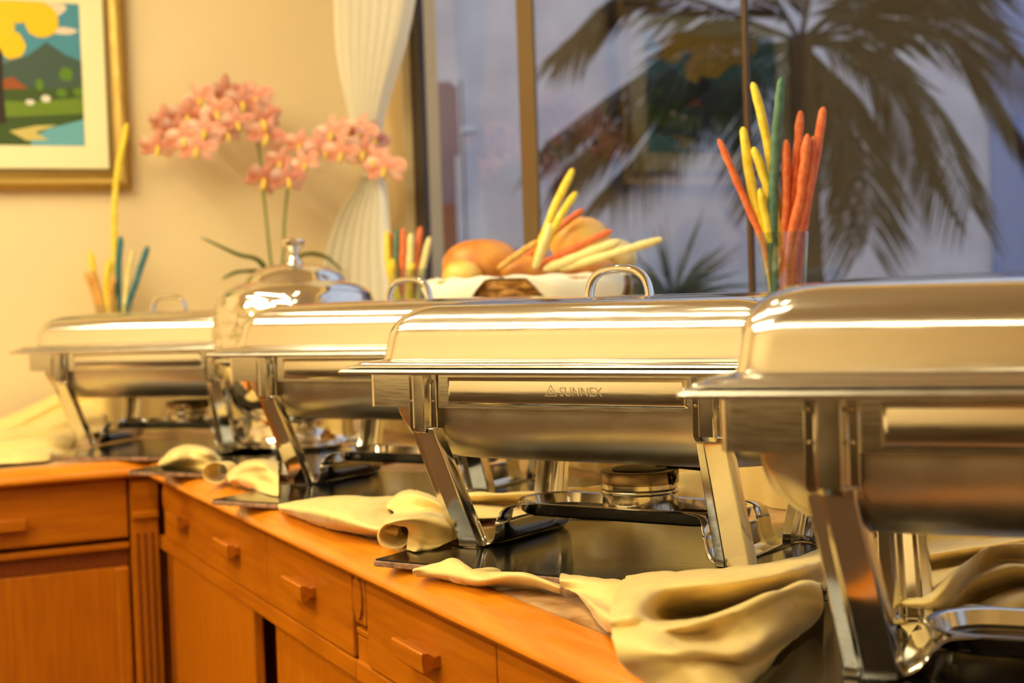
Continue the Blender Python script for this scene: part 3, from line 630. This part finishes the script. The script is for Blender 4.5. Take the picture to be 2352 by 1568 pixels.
D2 = 3.55
g2 = PD(935, 640, D2); vase(g2.x, g2.y, RZ+.0005, .22, .036, .046, 'clear vase of breadsticks beside the curtain')
in_vase(g2, D2, [
    ('stick_yellow', .0085, [(888, 535), (898, 640)], .0, 'leftmost yellow breadstick in the vase beside the curtain'),
    ('stick_orange', .0080, [(899, 540), (906, 640)], .015, 'left orange breadstick in the vase beside the curtain'),
    ('stick_green', .0078, [(911, 532), (912, 640)], .0, 'green breadstick in the vase beside the curtain'),
    ('stick_orange', .0082, [(926, 530), (925, 640)], -.01, 'middle orange breadstick in the vase beside the curtain'),
    ('stick_pale', .0090, [(944, 542), (940, 640)], -.015, 'pale upright breadstick in the vase beside the curtain'),
    ('stick_orange', .0084, [(966, 526), (953, 620)], .01, 'right orange breadstick, tallest in the vase beside the curtain'),
    ('stick_pale', .0085, [(986, 550), (966, 640)], .0, 'pale breadstick leaning right in the vase beside the curtain'),
    ('stick_yellow', .0085, [(902, 600), (908, 660)], -.03, 'short yellow breadstick at the left in the vase beside the curtain'),
    ('stick_yellow', .0085, [(948, 610), (942, 660)], -.035, 'short yellow breadstick at the right in the vase beside the curtain')],
    'breadsticks in the vase beside the curtain', RZ, .033)
D3 = 3.98
g3 = PD(262, 700, D3); vase(g3.x, g3.y, RZ+.0005, .16, .036, .052, 'clear vase of breadsticks below the picture')
in_vase(g3, D3, [
    ('stick_yellow', .0085, [(291, 288), (266, 430), (264, 600)], .0, 'very tall yellow breadstick reaching up over the picture frame'),
    ('stick_blue', .0088, [(277, 548), (272, 620)], -.01, 'blue-green upright breadstick in the vase below the picture'),
    ('stick_blue', .0085, [(338, 570), (315, 640), (298, 690)], .0, 'blue-green breadstick leaning right below the picture'),
    ('stick_yellow', .0088, [(208, 582), (220, 650)], .0, 'yellow breadstick at the left in the vase below the picture'),
    ('stick_tan', .0080, [(198, 630), (222, 690)], -.02, 'tan breadstick leaning left below the picture'),
    ('stick_tan', .0080, [(212, 625), (232, 690)], -.03, 'second tan breadstick from the left below the picture'),
    ('stick_yellow', .0090, [(250, 600), (246, 680)], -.02, 'thick bright yellow breadstick below the picture'),
    ('stick_pale', .0085, [(304, 578), (290, 660)], .02, 'pale breadstick behind the leaning blue-green one below the picture'),
    ('stick_tan', .0080, [(262, 640), (255, 690)], -.03, 'short tan breadstick in front below the picture')],
    'breadsticks in the vase below the picture', RZ, .034)

# ================================================================== bread basket
DB = 3.0
bc = PD(1212, 640, DB); br, bh, bb = .196, .175, .125
bx, by = bc.x, bc.y
bas = thing('bread_basket', (bx, by, RZ+.0006), 'round wicker bread basket lined with a white napkin', 'basket')
nk = 40
for k in range(15):
    u = k/14; r = bb+(br-bb)*u**.8; z = .008+u*(bh-.016)
    mb = MB(); pts = [Vector(((r+.0045*(1 if (i+k) % 2 else -1))*cos(2*pi*i/nk), (r+.0045*(1 if (i+k) % 2 else -1))*sin(2*pi*i/nk), z)) for i in range(nk)]
    rings = []
    for i in range(nk):
        a = 2*pi*i/nk; rad = Vector((cos(a), sin(a), 0)); rings.append([pts[i]+rad*.0035*cos(q)+Vector((0, 0, .0062))*sin(q) for q in (0, pi/3, 2*pi/3, pi, 4*pi/3, 5*pi/3)])
    rings.append(rings[0]); mb.loft(rings, False, False); mb.obj('woven_strand', 'wicker', bas, angle=60)
for i in range(nk):
    a = 2*pi*i/nk; MB().tube([Vector((q*cos(a), q*sin(a), z)) for q, z in ((bb, .004), (bb+(br-bb)*.57, bh*.5), (br, bh))], .003, 5).obj('stake', 'wicker', bas)
MB().lathe([(0, 0), (bb+.004, 0), (bb+.004, .006), (0, .006)], n=40).obj('base', 'wicker', bas)
mb = MB(); R = []
for i in range(41):
    a = 2*pi*i/40; rad = Vector((cos(a), sin(a), 0)); R.append([rad*br+Vector((0, 0, bh))+rad*.007*cos(q)+Vector((0, 0, .007))*sin(q) for q in [pi/4*j for j in range(8)]])
mb.loft(R, False, False); mb.obj('rim', 'wicker', bas, angle=60)
# napkin: square cloth pressed into the basket, corners hanging over the rim, sides just reaching it
nb = thing('bread_napkin', (bx, by, RZ+.0006), 'white cotton napkin folded over the rim of the bread basket', 'napkin')
view = atan2(-by, -bx); notch = view-.20
G = []
for i in range(97):
    a = 2*pi*i/96; rad = Vector((cos(a), sin(a), 0)); q = abs(((a-notch)/(pi/2)+.5) % 1-.5)*2      # 0 at the middle of a side, 1 at a corner
    drop = max(0, -.045+.19*q); wv = .004*sin(a*17)
    row = [rad*.03+Vector((0, 0, .03)), rad*(bb-.02)+Vector((0, 0, .035)), rad*(br-.018+wv)+Vector((0, 0, bh-.01)), rad*(br-.004)+Vector((0, 0, bh+.012+wv*.5))]
    for s in (.12, .35, .6, .8, 1.0):
        hh = drop*s; row.append(rad*(br+.013+.008*min(1, hh/.02)-hh*.18+wv*s)+Vector((0, 0, bh+.010-hh-(.002 if s > .1 else 0))))
    G.append(row)
mb = MB(); mb.grid(G); ob = mb.obj('cloth', 'napkin', nb, angle=180); s = ob.modifiers.new('s', 'SOLIDIFY'); s.thickness = .0018
def bun(px, py, D, rx, rz_, ry, mat, label, rot=0, flat=.8, name='bread_roll', crack=True):
    c = PD(px, py, D); mb = MB(); rings = []; n, mm = 28, 16
    for j in range(mm+1):
        ph_ = -pi/2+pi*j/mm; rr_ = max(cos(ph_), .001)**.85
        rings.append([Vector((rx*rr_*cos(2*pi*i/n)*(1+.03*sin(3*i*2*pi/n)), ry*rr_*sin(2*pi*i/n), rz_*(sin(ph_) if ph_ > 0 else flat*sin(ph_)))) for i in range(n)])
    mb.loft(rings, True, True); o = mb.obj(name, mat, None, angle=180, loc=c, rz=rot)
    return tag(o, label, 'bread', 'bread in the basket')
bun(1106, 608, 3.0, .080, .052, .062, 'bread_brown', 'large round brown roll at the left of the basket', -YAW)
bun(1334, 560, 3.02, .064, .055, .06, 'bread_gold', 'shiny golden roll heaped at the right of the basket', -YAW)
bun(1062, 632, 2.93, .040, .030, .04, 'bread_gold', 'small golden roll at the front left of the basket', -YAW)
bun(1210, 622, 2.98, .065, .032, .06, 'bread_brown', 'brown roll in the middle of the basket under the breadsticks', -YAW)
bun(1415, 594, 3.06, .044, .040, .05, 'bread_pale', 'pale floury roll at the right end of the basket', -YAW)
bun(1330, 618, 3.0, .075, .03, .06, 'bread_brown', 'brown roll under the golden one in the basket', -YAW)
for mat, r, pts, lab in (
    ('stick_yellow', .0080, [(1314, 393, 2.92), (1270, 485, 2.9), (1232, 588, 2.9)], 'yellow breadstick pointing highest out of the basket'),
    ('stick_yellow', .0078, [(1320, 446, 2.90), (1280, 510, 2.88), (1236, 604, 2.9)], 'second yellow breadstick leaning beside the highest one in the basket'),
    ('stick_pale', .0080, [(1262, 520, 2.86), (1245, 570, 2.86), (1230, 612, 2.88)], 'short pale breadstick at the front of the basket'),
    ('stick_orange', .0072, [(1336, 484, 2.96), (1275, 530, 2.96), (1196, 604, 2.96)], 'orange breadstick behind, crossing the golden roll'),
    ('stick_orange', .0074, [(1400, 532, 2.87), (1320, 568, 2.87), (1238, 612, 2.89)], 'orange breadstick laid across the front of the golden roll'),
    ('stick_pale', .0095, [(1418, 556, 2.86), (1340, 585, 2.86), (1256, 616, 2.88)], 'thick pale breadstick beneath the front orange one in the basket'),
    ('stick_pale', .0082, [(1514, 551, 2.84), (1400, 585, 2.84), (1290, 616, 2.88)], 'longest pale breadstick sticking out right of the basket'),
    ('stick_tan', .0072, [(1232, 556, 2.9), (1190, 585, 2.9), (1148, 614, 2.92)], 'tan breadstick lying left across the basket')):
    stick(mat, [PD(*q) for q in pts], r, lab, 'breadsticks in the basket')

# ================================================================== round tureen
DS = 3.22
sc = PD(678, 690, DS); tu = thing('soup_tureen', (sc.x, sc.y, 0), 'round polished steel tureen with stepped dome lid and knob', 'tureen')
S = DS/FPX
zr = lambda py: PD(678, py, DS).z
Rw = 186*S
# lid: hammered wall, then stepped domes
mb = MB(); n = 120; rings = []
zb_, zt_ = zr(812), zr(694)
for k in range(37):
    u = k/36; z = zb_+(zt_-zb_)*u; base = Rw*(1.045-.075*u); row = []
    for i in range(n):
        a = 2*pi*i/n; best = 9
        du = u*4.2; rowi = round(du)
        for rI in (rowi-1, rowi, rowi+1):
            off = .5 if rI % 2 else 0; cells = 30; ca = (a/(2*pi)*cells-off); da = ca-round(ca); d2 = (da*1.0)**2+((du-rI)*.92)**2; best = min(best, d2)
        d = max(0, 1-best/.30); edge = min(1, u*8, (1-u)*8); rad = base+.0034*sqrt(d)*edge
        row.append(Vector((rad*cos(a), rad*sin(a), z)))
    rings.append(row)
for r_, py in ((184*.975, 692), (182*.97, 688), (176, 679), (164, 667), (148, 657), (132, 651), (122, 648.5), (118, 645), (110, 634), (98, 625), (82, 617), (62, 611), (42, 607.5), (24, 606)):
    rings.append([Vector((r_*S*cos(2*pi*i/n), r_*S*sin(2*pi*i/n), zr(py))) for i in range(n)])
mb.loft(rings, False, True); lid = mb.obj('lid', 'steel_polished', tu, angle=60)
MB().lathe([(.021*DS/3.2, zr(607)), (.0205, zr(604)), (.0135, zr(597)), (.0105, zr(586)), (.0125, zr(578)), (.0215, zr(566)), (.0245, zr(558)), (.0240, zr(551)), (.017, zr(546.5)), (0, zr(545))], n=28).obj('knob', 'steel_polished', lid, angle=50)
MB().lathe([(Rw*1.0, zr(813)), (Rw*1.09, zr(815)), (Rw*1.10, zr(820)), (Rw*1.07, zr(825)), (Rw*.98, zr(832)), (Rw*.93, zr(870)), (Rw*.84, zr(915)), (Rw*.70, zr(945)), (Rw*.5, zr(958)), (0, zr(960))], n=64).obj('bowl', 'steel_polished', tu, angle=50)
zz = lambda py: max(.001, zr(py))
MB().lathe([(Rw*.78, .0005), (Rw*.86, .002), (Rw*.87, .008), (Rw*.80, .014), (Rw*.70, .018), (Rw*.66, .03), (Rw*.66, .085), (Rw*.70, .094), (Rw*.74, .096), (Rw*.74, .1), (Rw*.6, .1)], n=64).obj('base', 'steel_polished', tu, angle=40)
for k in range(4):
    a = pi/4+k*pi/2+.2; d = Vector((cos(a), sin(a), 0))
    MB().tube([d*Rw*.86+Vector((0, 0, .004)), d*Rw*.95+Vector((0, 0, .05)), d*Rw*1.03+Vector((0, 0, .12)), d*Rw*1.06+Vector((0, 0, zr(822)))], [.009, .008, .008, .009], 8).obj('leg', 'steel_leg', tu)

# ================================================================== orchid
DO = 4.10
oc = PD(632, 640, DO)
orc = thing('orchid', (oc.x, oc.y, RZ+.0006), 'potted orchid with two arching sprays of salmon-pink flowers', 'orchid'); oi = -Vector((oc.x, oc.y, RZ+.0006))
PH = .13
MB().lathe([(0, 0), (.045, 0), (.062, PH), (.066, PH), (.066, PH+.006), (.058, PH+.006), (.056, PH-.02), (0, PH-.02)], n=32).obj('pot', 'pot_white', orc, angle=40)
pt = Vector((0, 0, PH-.01))
def stem(pxs):
    pts = [pt+Vector((random.uniform(-.01, .01), 0, 0))]+[PD(x, y, DO+d)+oi for x, y, d in pxs]
    path = catmull(pts, 8); MB().tube(path, [.0048*(1-.55*i/len(path)) for i in range(len(path))], 7).obj('stem', 'stem_green', orc); return path
s1 = stem([(622, 600, 0), (608, 470, 0), (592, 330, 0), (560, 245, -.02), (490, 215, -.04), (410, 250, -.06), (355, 330, -.08)])
s2 = stem([(650, 600, 0), (654, 500, 0), (672, 390, 0), (730, 330, -.02), (800, 310, -.04), (850, 340, -.06), (892, 400, -.08)])
def leaf(pxs, w):
    path = catmull([pt]+[PD(x, y, DO+d)+oi for x, y, d in pxs], 6); G = []
    for i, p in enumerate(path):
        u = i/(len(path)-1); ww = w*(sin(pi*min(1, u*.93+.07))**.6)*(1 if u < .98 else .3); t_ = (path[min(i+1, len(path)-1)]-path[max(i-1, 0)]).normalized(); sd = t_.cross(Vector((0, 0, 1))).normalized(); up_ = sd.cross(t_)
        G.append([p-sd*ww+up_*ww*.35, p-sd*ww*.5+up_*.08*ww, p, p+sd*ww*.5+up_*.08*ww, p+sd*ww+up_*ww*.35])
    mb = MB(); mb.grid(G); ob = mb.obj('leaf', 'leaf_green', orc, angle=180); s = ob.modifiers.new('s', 'SOLIDIFY'); s.thickness = .002
leaf([(600, 610, -.02), (540, 585, -.05), (462, 545, -.08)], .022); leaf([(610, 640, -.05), (560, 625, -.10), (510, 640, -.14)], .024); leaf([(680, 600, 0), (740, 590, .02), (790, 625, .03)], .024); leaf([(640, 640, -.08), (650, 640, -.15), (655, 670, -.2)], .025)
def flower_mesh():
    mb = MB()
    def petal(a, L, w, cup):
        G = []
        for i in range(6):
            u = i/5; ww = w*sin(pi*(.12+.80*u))**.8; row = []
            for j in range(5):
                s_ = (j-2)/2; row.append(Vector((L*u*cos(a)-s_*ww*sin(a), L*u*sin(a)+s_*ww*cos(a), cup*u*u-.3*ww*s_*s_+.004)))
            G.append(row)
        mb.grid(G)
    for a in (pi/2, pi/2+2*pi/3*1.02, pi/2-2*pi/3*1.02): petal(a, .042, .0115, -.006)
    for a in (.18, pi-.18): petal(a, .046, .019, .002)
    return mb
f0 = flower_mesh().obj('flower', 'petal', orc, angle=180, recalc=False)
l0 = MB().tube([Vector((0, 0, .004)), Vector((0, -.006, .014)), Vector((0, -.016, .018)), Vector((0, -.022, .012))], [.004, .0055, .005, .0025], 8).obj('lip', 'lip', f0, angle=60)
fl = [(362, 335, -.10), (400, 300, -.10), (378, 275, -.06), (430, 265, -.08), (425, 315, -.12), (460, 225, -.06), (470, 300, -.11), (500, 255, -.10), (515, 215, -.03), (545, 280, -.10), (555, 235, -.07), (585, 225, -.04), (600, 275, -.07), (612, 310, -.06), (520, 305, -.09), (452, 340, -.12),
      (605, 410, -.08), (645, 370, -.08), (660, 410, -.10), (700, 375, -.09), (690, 330, -.05), (740, 340, -.08), (765, 305, -.06), (785, 350, -.10), (800, 310, -.05), (830, 300, -.06), (835, 345, -.09), (860, 365, -.09), (855, 320, -.05), (885, 385, -.10)]
for i, (x, y, d) in enumerate(fl):
    o = f0 if i == 0 else copy_part(f0, orc)
    p = PD(x, y, DO+d)+oi; dirv = (-ray(x, y)).normalized()+Vector((random.uniform(-.5, .5), random.uniform(-.4, .4), random.uniform(-.45, .2))); 
    q = dirv.to_track_quat('Z', 'Y'); o.location = p; o.rotation_euler = (q.to_matrix() @ Matrix.Rotation(random.uniform(-.4, .4), 3, 'Z')).to_euler(); sc_ = random.uniform(1.0, 1.35); o.scale = (sc_,)*3

# ================================================================== curtain at the corner, tied back
cu = thing('curtain', (1.45, 3.9, ZF), 'sheer white curtain tied back in the corner beside the window', 'curtain'); ci = -Vector(cu.location)
G = []
def cpt(px, py):
    # vertical plane of the curtain, from the picture wall to the window
    a, b = Vector((1.36, 4.07, 0)), Vector((1.475, 3.66, 0)); nrm = Vector(((b-a).y, -(b-a).x, 0)); d = ray(px, py); k = (a-CAMP).dot(nrm)/d.dot(nrm); return CAMP+d*k, nrm.normalized()
rows_c = [(-520, 760, 1010), (-260, 772, 975), (-120, 778, 958), (0, 783, 946), (85, 786, 931), (170, 795, 906), (276, 815, 873), (340, 832, 868), (385, 842, 872), (430, 828, 884), (468, 790, 889), (530, 765, 893), (595, 746, 900), (670, 735, 910), (780, 728, 918), (1000, 720, 925)]
for k, (py, a, b) in enumerate(rows_c):
    row = []
    for j in range(61):
        s = j/60; p, nn = cpt(a+(b-a)*s, py); wdt = (b-a)/160
        row.append(p+nn*(.030*sin(s*2*pi*7+.3*k)*min(1, .35+.65*wdt))+ci)
    G.append(row)
mb = MB(); mb.grid(G); ob = mb.obj('drape', 'sheer', cu, angle=180, recalc=False); s = ob.modifiers.new('s', 'SUBSURF'); s.levels = 1; s.render_levels = 1
c0, nn = cpt(857, 392); dd = (Vector((1.475, 3.66, 0))-Vector((1.36, 4.07, 0))).normalized()
mb = MB(); R = []
for i in range(25):
    a = 2*pi*i/24; ctr = c0+ci+dd*.036*cos(a)+nn*.026*sin(a); rad = (dd*cos(a)+nn*sin(a)); R.append([ctr+rad*.003*cos(q)+Vector((0, 0, .018))*sin(q) for q in [pi/3*j for j in range(6)]])
mb.loft(R, False, False); mb.obj('tie_back', 'napkin', cu, angle=60)

# ================================================================== satin cloths gathered round the slabs
def Z(rows): return [[PZ(*q) for q in r] for r in rows]
def curl(px, py, D, rx, ry, a0, a1, back, bx_, by_, n=12):
    """a sheet rolled into a loop whose mouth faces the room"""
    rows = []
    for k, sc_, dd_ in ((0, 1, 0), (.5, .92, back*.5), (1, .7, back)):
        rows.append([PD(px+bx_*k+rx*sc_*cos(radians(a0+(a1-a0)*i/n)), py+by_*k-ry*sc_*sin(radians(a0+(a1-a0)*i/n)), D+dd_) for i in range(n+1)])
    return rows
F = [
 [(1440, 1322, .003), (1520, 1316, .003), (1620, 1308, .003), (1740, 1296, .003), (1840, 1276, .004), (1910, 1258, .004)],
 [(1430, 1334, .018), (1520, 1322, .036), (1620, 1321, .044), (1740, 1311, .046), (1840, 1294, .044), (1910, 1272, .030)],
 [(1414, 1358, .032), (1500, 1340, .046), (1600, 1342, .050), (1720, 1336, .050), (1840, 1312, .046), (1910, 1290, .030)],
 [(1404, 1386, .040), (1482, 1372, .046), (1560, 1382, .026), (1700, 1376, .022), (1830, 1342, .020), (1905, 1318, .012)],
 [(1400, 1408, .040), (1474, 1400, .044), (1545, 1408, .006), (1690, 1402, .002), (1810, 1370, .003), (1900, 1346, .004)],
 [(1400, 1426, .038), (1474, 1418, .042), (1545, 1428, .010), (1690, 1412, .004), (1812, 1376, .005), (1897, 1352, .006)],
 [(1403, 1446, .030), (1490, 1438, .038), (1568, 1436, .042), (1690, 1396, .046), (1830, 1340, .050), (1882, 1342, .042)],
 [(1406, 1468, .028), (1500, 1460, .037), (1590, 1453, .031), (1690, 1430, .038), (1810, 1378, .042), (1893, 1385, .028)],
 [(1412, 1492, .022), (1510, 1482, .034), (1610, 1473, .028), (1695, 1465, .030), (1795, 1420, .032), (1885, 1415, .014)],
 [(1424, 1518, .012), (1525, 1500, .032), (1615, 1496, .032), (1705, 1502, .028), (1775, 1470, .022), (1868, 1432, .006)],
 [(1445, 1542, -.002), (1535, 1525, .022), (1620, 1516, .024), (1700, 1522, .014), (1762, 1502, .008), (1830, 1465, .004)],
 [(1490, 1570, -.008), (1550, 1552, .012), (1620, 1540, .020), (1690, 1540, .014), (1742, 1528, .008), (1790, 1500, .004)],
 [(1540, 1620, -.010), (1580, 1600, -.002), (1640, 1596, .006), (1700, 1590, .004), (1720, 1575, .0), (1750, 1550, -.004)]]
K = [
 [(1285, 1318, .006), (1330, 1322, .006), (1400, 1330, .006), (1470, 1335, .010)],
 [(1283, 1330, .014), (1330, 1330, .016), (1400, 1342, .018), (1470, 1350, .020)],
 [(1290, 1348, .004), (1335, 1362, .006), (1385, 1385, .008), (1425, 1410, .012)],
 [(1320, 1355, .006), (1350, 1380, .012), (1385, 1410, .014), (1420, 1430, .016)],
 [(1330, 1368, -.008), (1360, 1405, -.008), (1388, 1447, -.008), (1410, 1456, -.008)]]
cloth('satin_cloth', [Z(F), Z(K)], 'cream satin cloth bunched in broad folds between the middle and nearest warmers', 'cloth', group='cream satin runners')
S_ = [
 [(950, 1308, -.004), (1000, 1300, -.002), (1050, 1292, .001), (1090, 1312, .001), (1160, 1318, .001), (1230, 1325, .001), (1290, 1345, .001)],
 [(948, 1310, 0), (1000, 1297, .006), (1045, 1287, .014), (1095, 1312, .010), (1160, 1315, .012), (1225, 1325, .010), (1288, 1350, .002)],
 [(950, 1316, -.006), (1005, 1318, .0), (1050, 1322, .004), (1100, 1335, .004), (1165, 1333, .004), (1230, 1342, .0), (1290, 1358, -.004)],
 [(952, 1320, -.009), (1010, 1328, -.009), (1055, 1340, -.009), (1100, 1346, -.009), (1165, 1347, -.009), (1230, 1350, -.009), (1290, 1361, -.009)]]
ds_ = (PZ(1080, 1342, -.009)-CAMP).dot(_fw)
cloth('satin_cloth', [Z(S_), curl(1080, 1327, ds_, 30, 19, 10, 330, .035, 55, -4)], 'narrow ruffle of cream satin along the front of the middle slab', 'cloth', group='cream satin runners')
A3 = [
 [(638, 1160, -.004), (720, 1147, .002), (790, 1140, .006), (860, 1142, .01), (910, 1140, .012)],
 [(638, 1160, .006), (722, 1150, .020), (790, 1143, .030), (860, 1148, .030), (915, 1150, .02)],
 [(640, 1168, .002), (724, 1172, .022), (790, 1178, .026), (862, 1185, .020), (915, 1180, .01)],
 [(645, 1173, -.006), (735, 1196, .008), (795, 1206, .012), (865, 1216, .012), (915, 1215, .01)],
 [(655, 1175, -.009), (750, 1212, -.009), (805, 1223, -.009), (868, 1233, -.009), (910, 1240, -.009)]]
B3 = [
 [(895, 1150, .005), (935, 1128, .012), (985, 1135, .015), (1040, 1165, .010), (1085, 1190, .005)],
 [(880, 1165, .020), (925, 1132, .040), (985, 1142, .045), (1040, 1175, .030), (1080, 1205, .012)],
 [(905, 1178, .018), (930, 1180, .020), (990, 1170, .028), (1040, 1190, .020), (1070, 1215, .008)],
 [(880, 1202, .035), (925, 1190, .042), (980, 1187, .040), (1030, 1205, .028), (1055, 1230, .008)],
 [(930, 1206, .026), (945, 1206, .03), (970, 1215, .025), (1000, 1230, .015), (1025, 1248, .004)],
 [(938, 1228, .012), (945, 1228, .014), (962, 1238, .012), (985, 1248, .006), (1010, 1255, .003)],
 [(932, 1262, .001), (940, 1264, .001), (955, 1266, .002), (970, 1262, .002), (990, 1260, .002)]]
C3 = [
 [(1010, 1130, .03), (1100, 1132, .03), (1240, 1128, .03), (1400, 1110, .035), (1560, 1085, .05), (1660, 1080, .05)],
 [(1010, 1140, .026), (1100, 1140, .026), (1240, 1138, .024), (1400, 1130, .022), (1560, 1130, .025), (1660, 1130, .02)],
 [(1010, 1155, .012), (1100, 1156, .010), (1240, 1158, .008), (1400, 1160, .006), (1560, 1165, .004), (1660, 1170, .003)],
 [(1012, 1170, .012), (1100, 1172, .010), (1240, 1176, .004), (1400, 1180, .002), (1560, 1185, .001), (1660, 1190, .001)],
 [(1030, 1190, .003), (1100, 1190, .002), (1240, 1190, .001), (1400, 1192, .001), (1560, 1196, .001), (1660, 1200, .001)]]
dl = (PZ(905, 1255, -.009)-CAMP).dot(_fw)
cloth('satin_cloth', [Z(A3), Z(B3), Z(C3), curl(905, 1230, dl, 36, 31, 20, 340, .05, 40, -22)], 'cream satin cloth with a rolled loop left of the middle warmer, running on behind it', 'cloth', group='cream satin runners')
d4 = (PZ(560, 1130, -.005)-CAMP).dot(_fw)
T4 = [
 [(520, 1085, .006), (560, 1062, .015), (600, 1055, .02), (640, 1060, .02)],
 [(520, 1092, .010), (560, 1066, .035), (600, 1060, .045), (640, 1070, .035)],
 [(525, 1105, .006), (560, 1090, .020), (605, 1085, .03), (640, 1095, .025)],
 [(535, 1112, -.005), (570, 1108, .010), (610, 1110, .012), (640, 1122, .010)],
 [(545, 1116, -.009), (580, 1122, -.002), (615, 1135, .001), (640, 1140, .001)]]
cloth('satin_cloth', [Z(T4), curl(495, 1086, d4+.12, 30, 24, 15, 345, .06, 30, -8)], 'small puff of cream satin with a loop before the third warmer', 'cloth', group='cream satin runners')
T5 = [
 [(365, 1062, -.002), (400, 1030, .01), (440, 1022, .015), (480, 1030, .01), (505, 1050, .0)],
 [(362, 1066, .004), (400, 1036, .03), (440, 1026, .035), (480, 1036, .03), (508, 1056, .005)],
 [(366, 1072, .0), (400, 1056, .018), (440, 1050, .02), (480, 1056, .015), (506, 1066, .002)],
 [(372, 1078, -.008), (405, 1070, .002), (440, 1066, .004), (480, 1072, .002), (500, 1080, -.002)],
 [(376, 1082, -.009), (405, 1080, -.006), (440, 1078, -.004), (480, 1082, -.004), (498, 1088, -.006)]]
cloth('satin_cloth', [Z(T5)], 'rounded mound of cream satin between the farthest warmer and the tureen', 'cloth', group='cream satin runners')
def Yp(rows): return [[PY(x, y, Y) for x, y, Y in r] for r in rows]
T6 = [
 [(-120, 1012, 4.08), (0, 968, 4.08), (70, 938, 4.08), (150, 903, 4.08), (240, 880, 4.05)],
 [(-120, 1010, 4.00), (0, 962, 4.00), (70, 932, 4.00), (150, 896, 4.00), (240, 872, 3.98)],
 [(-120, 1030, 3.93), (0, 985, 3.95), (70, 955, 3.95), (150, 915, 3.96), (240, 890, 3.96)],
 [(-120, 1048, 3.92), (0, 1000, 3.93), (70, 975, 3.94), (150, 940, 3.95), (240, 920, 3.95)],
 [(-120, 1020, 3.76), (0, 988, 3.78), (70, 980, 3.80), (150, 950, 3.82), (240, 930, 3.86)],
 [(-120, 1030, 3.70), (0, 1002, 3.70), (70, 992, 3.72), (150, 965, 3.74), (240, 950, 3.78)],
 [(-120, 1052, 3.68), (0, 1024, 3.68), (70, 1012, 3.69), (150, 990, 3.71), (240, 985, 3.76)],
 [(-120, 1030, 3.50), (0, 1012, 3.52), (70, 1005, 3.54), (130, 1000, 3.56), (180, 1005, 3.62)],
 [(-120, 1046, 3.45), (0, 1030, 3.46), (70, 1020, 3.46), (126, 1015, 3.48), (165, 1022, 3.54)],
 [(-120, 1060, 3.42), (0, 1044, 3.43), (70, 1038, 3.43), (122, 1034, 3.44), (155, 1040, 3.48)],
 [(-120, 1044, 3.28), (0, 1034, 3.30), (70, 1030, 3.31), (112, 1034, 3.32), (135, 1042, 3.36)],
 [(-120, 1062, 3.23), (0, 1050, 3.24), (60, 1048, 3.24), (105, 1050, 3.25), (120, 1052, 3.28)],
 [(-120, 1076, 3.22), (0, 1066, 3.22), (60, 1062, 3.22), (105, 1058, 3.23), (116, 1057, 3.25)]]
cloth('satin_cloth', [Yp(T6)], 'cream satin heaped on the sideboard at the far left edge', 'cloth', group='cream satin runners')
P7 = [
 [(2010, 1235, .02), (2120, 1225, .03), (2240, 1215, .04), (2360, 1205, .05), (2480, 1200, .05)],
 [(2010, 1260, .012), (2120, 1255, .02), (2240, 1240, .03), (2360, 1225, .035), (2480, 1220, .03)],
 [(2010, 1290, .02), (2120, 1275, .03), (2240, 1258, .035), (2360, 1240, .045), (2480, 1235, .04)],
 [(2010, 1330, .006), (2120, 1310, .008), (2230, 1290, .012), (2360, 1275, .012), (2480, 1270, .01)],
 [(2010, 1370, .015), (2130, 1375, .03), (2200, 1310, .05), (2270, 1255, .06), (2380, 1250, .055)],
 [(2020, 1395, .003), (2150, 1395, .015), (2220, 1335, .03), (2290, 1290, .03), (2390, 1290, .02)],
 [(2040, 1410, .002), (2170, 1400, .01), (2230, 1345, .03), (2320, 1305, .045), (2400, 1310, .045)],
 [(2060, 1430, .001), (2190, 1410, .003), (2260, 1370, .008), (2340, 1345, .012), (2420, 1350, .012)],
 [(2090, 1460, .001), (2200, 1430, .002), (2280, 1390, .02), (2360, 1375, .03), (2440, 1380, .03)],
 [(2110, 1500, .001), (2220, 1480, .001), (2300, 1450, .003), (2380, 1440, .003), (2460, 1440, .003)]]
cloth('satin_cloth', [Z(P7)], 'crumpled cream satin heaped behind the nearest warmer', 'cloth', group='cream satin runners')

# ------------------------------------------------------------------ lift the whole layout onto its floor
for o in list(SC.objects):
    if o.parent is None: o.location.z += BASE
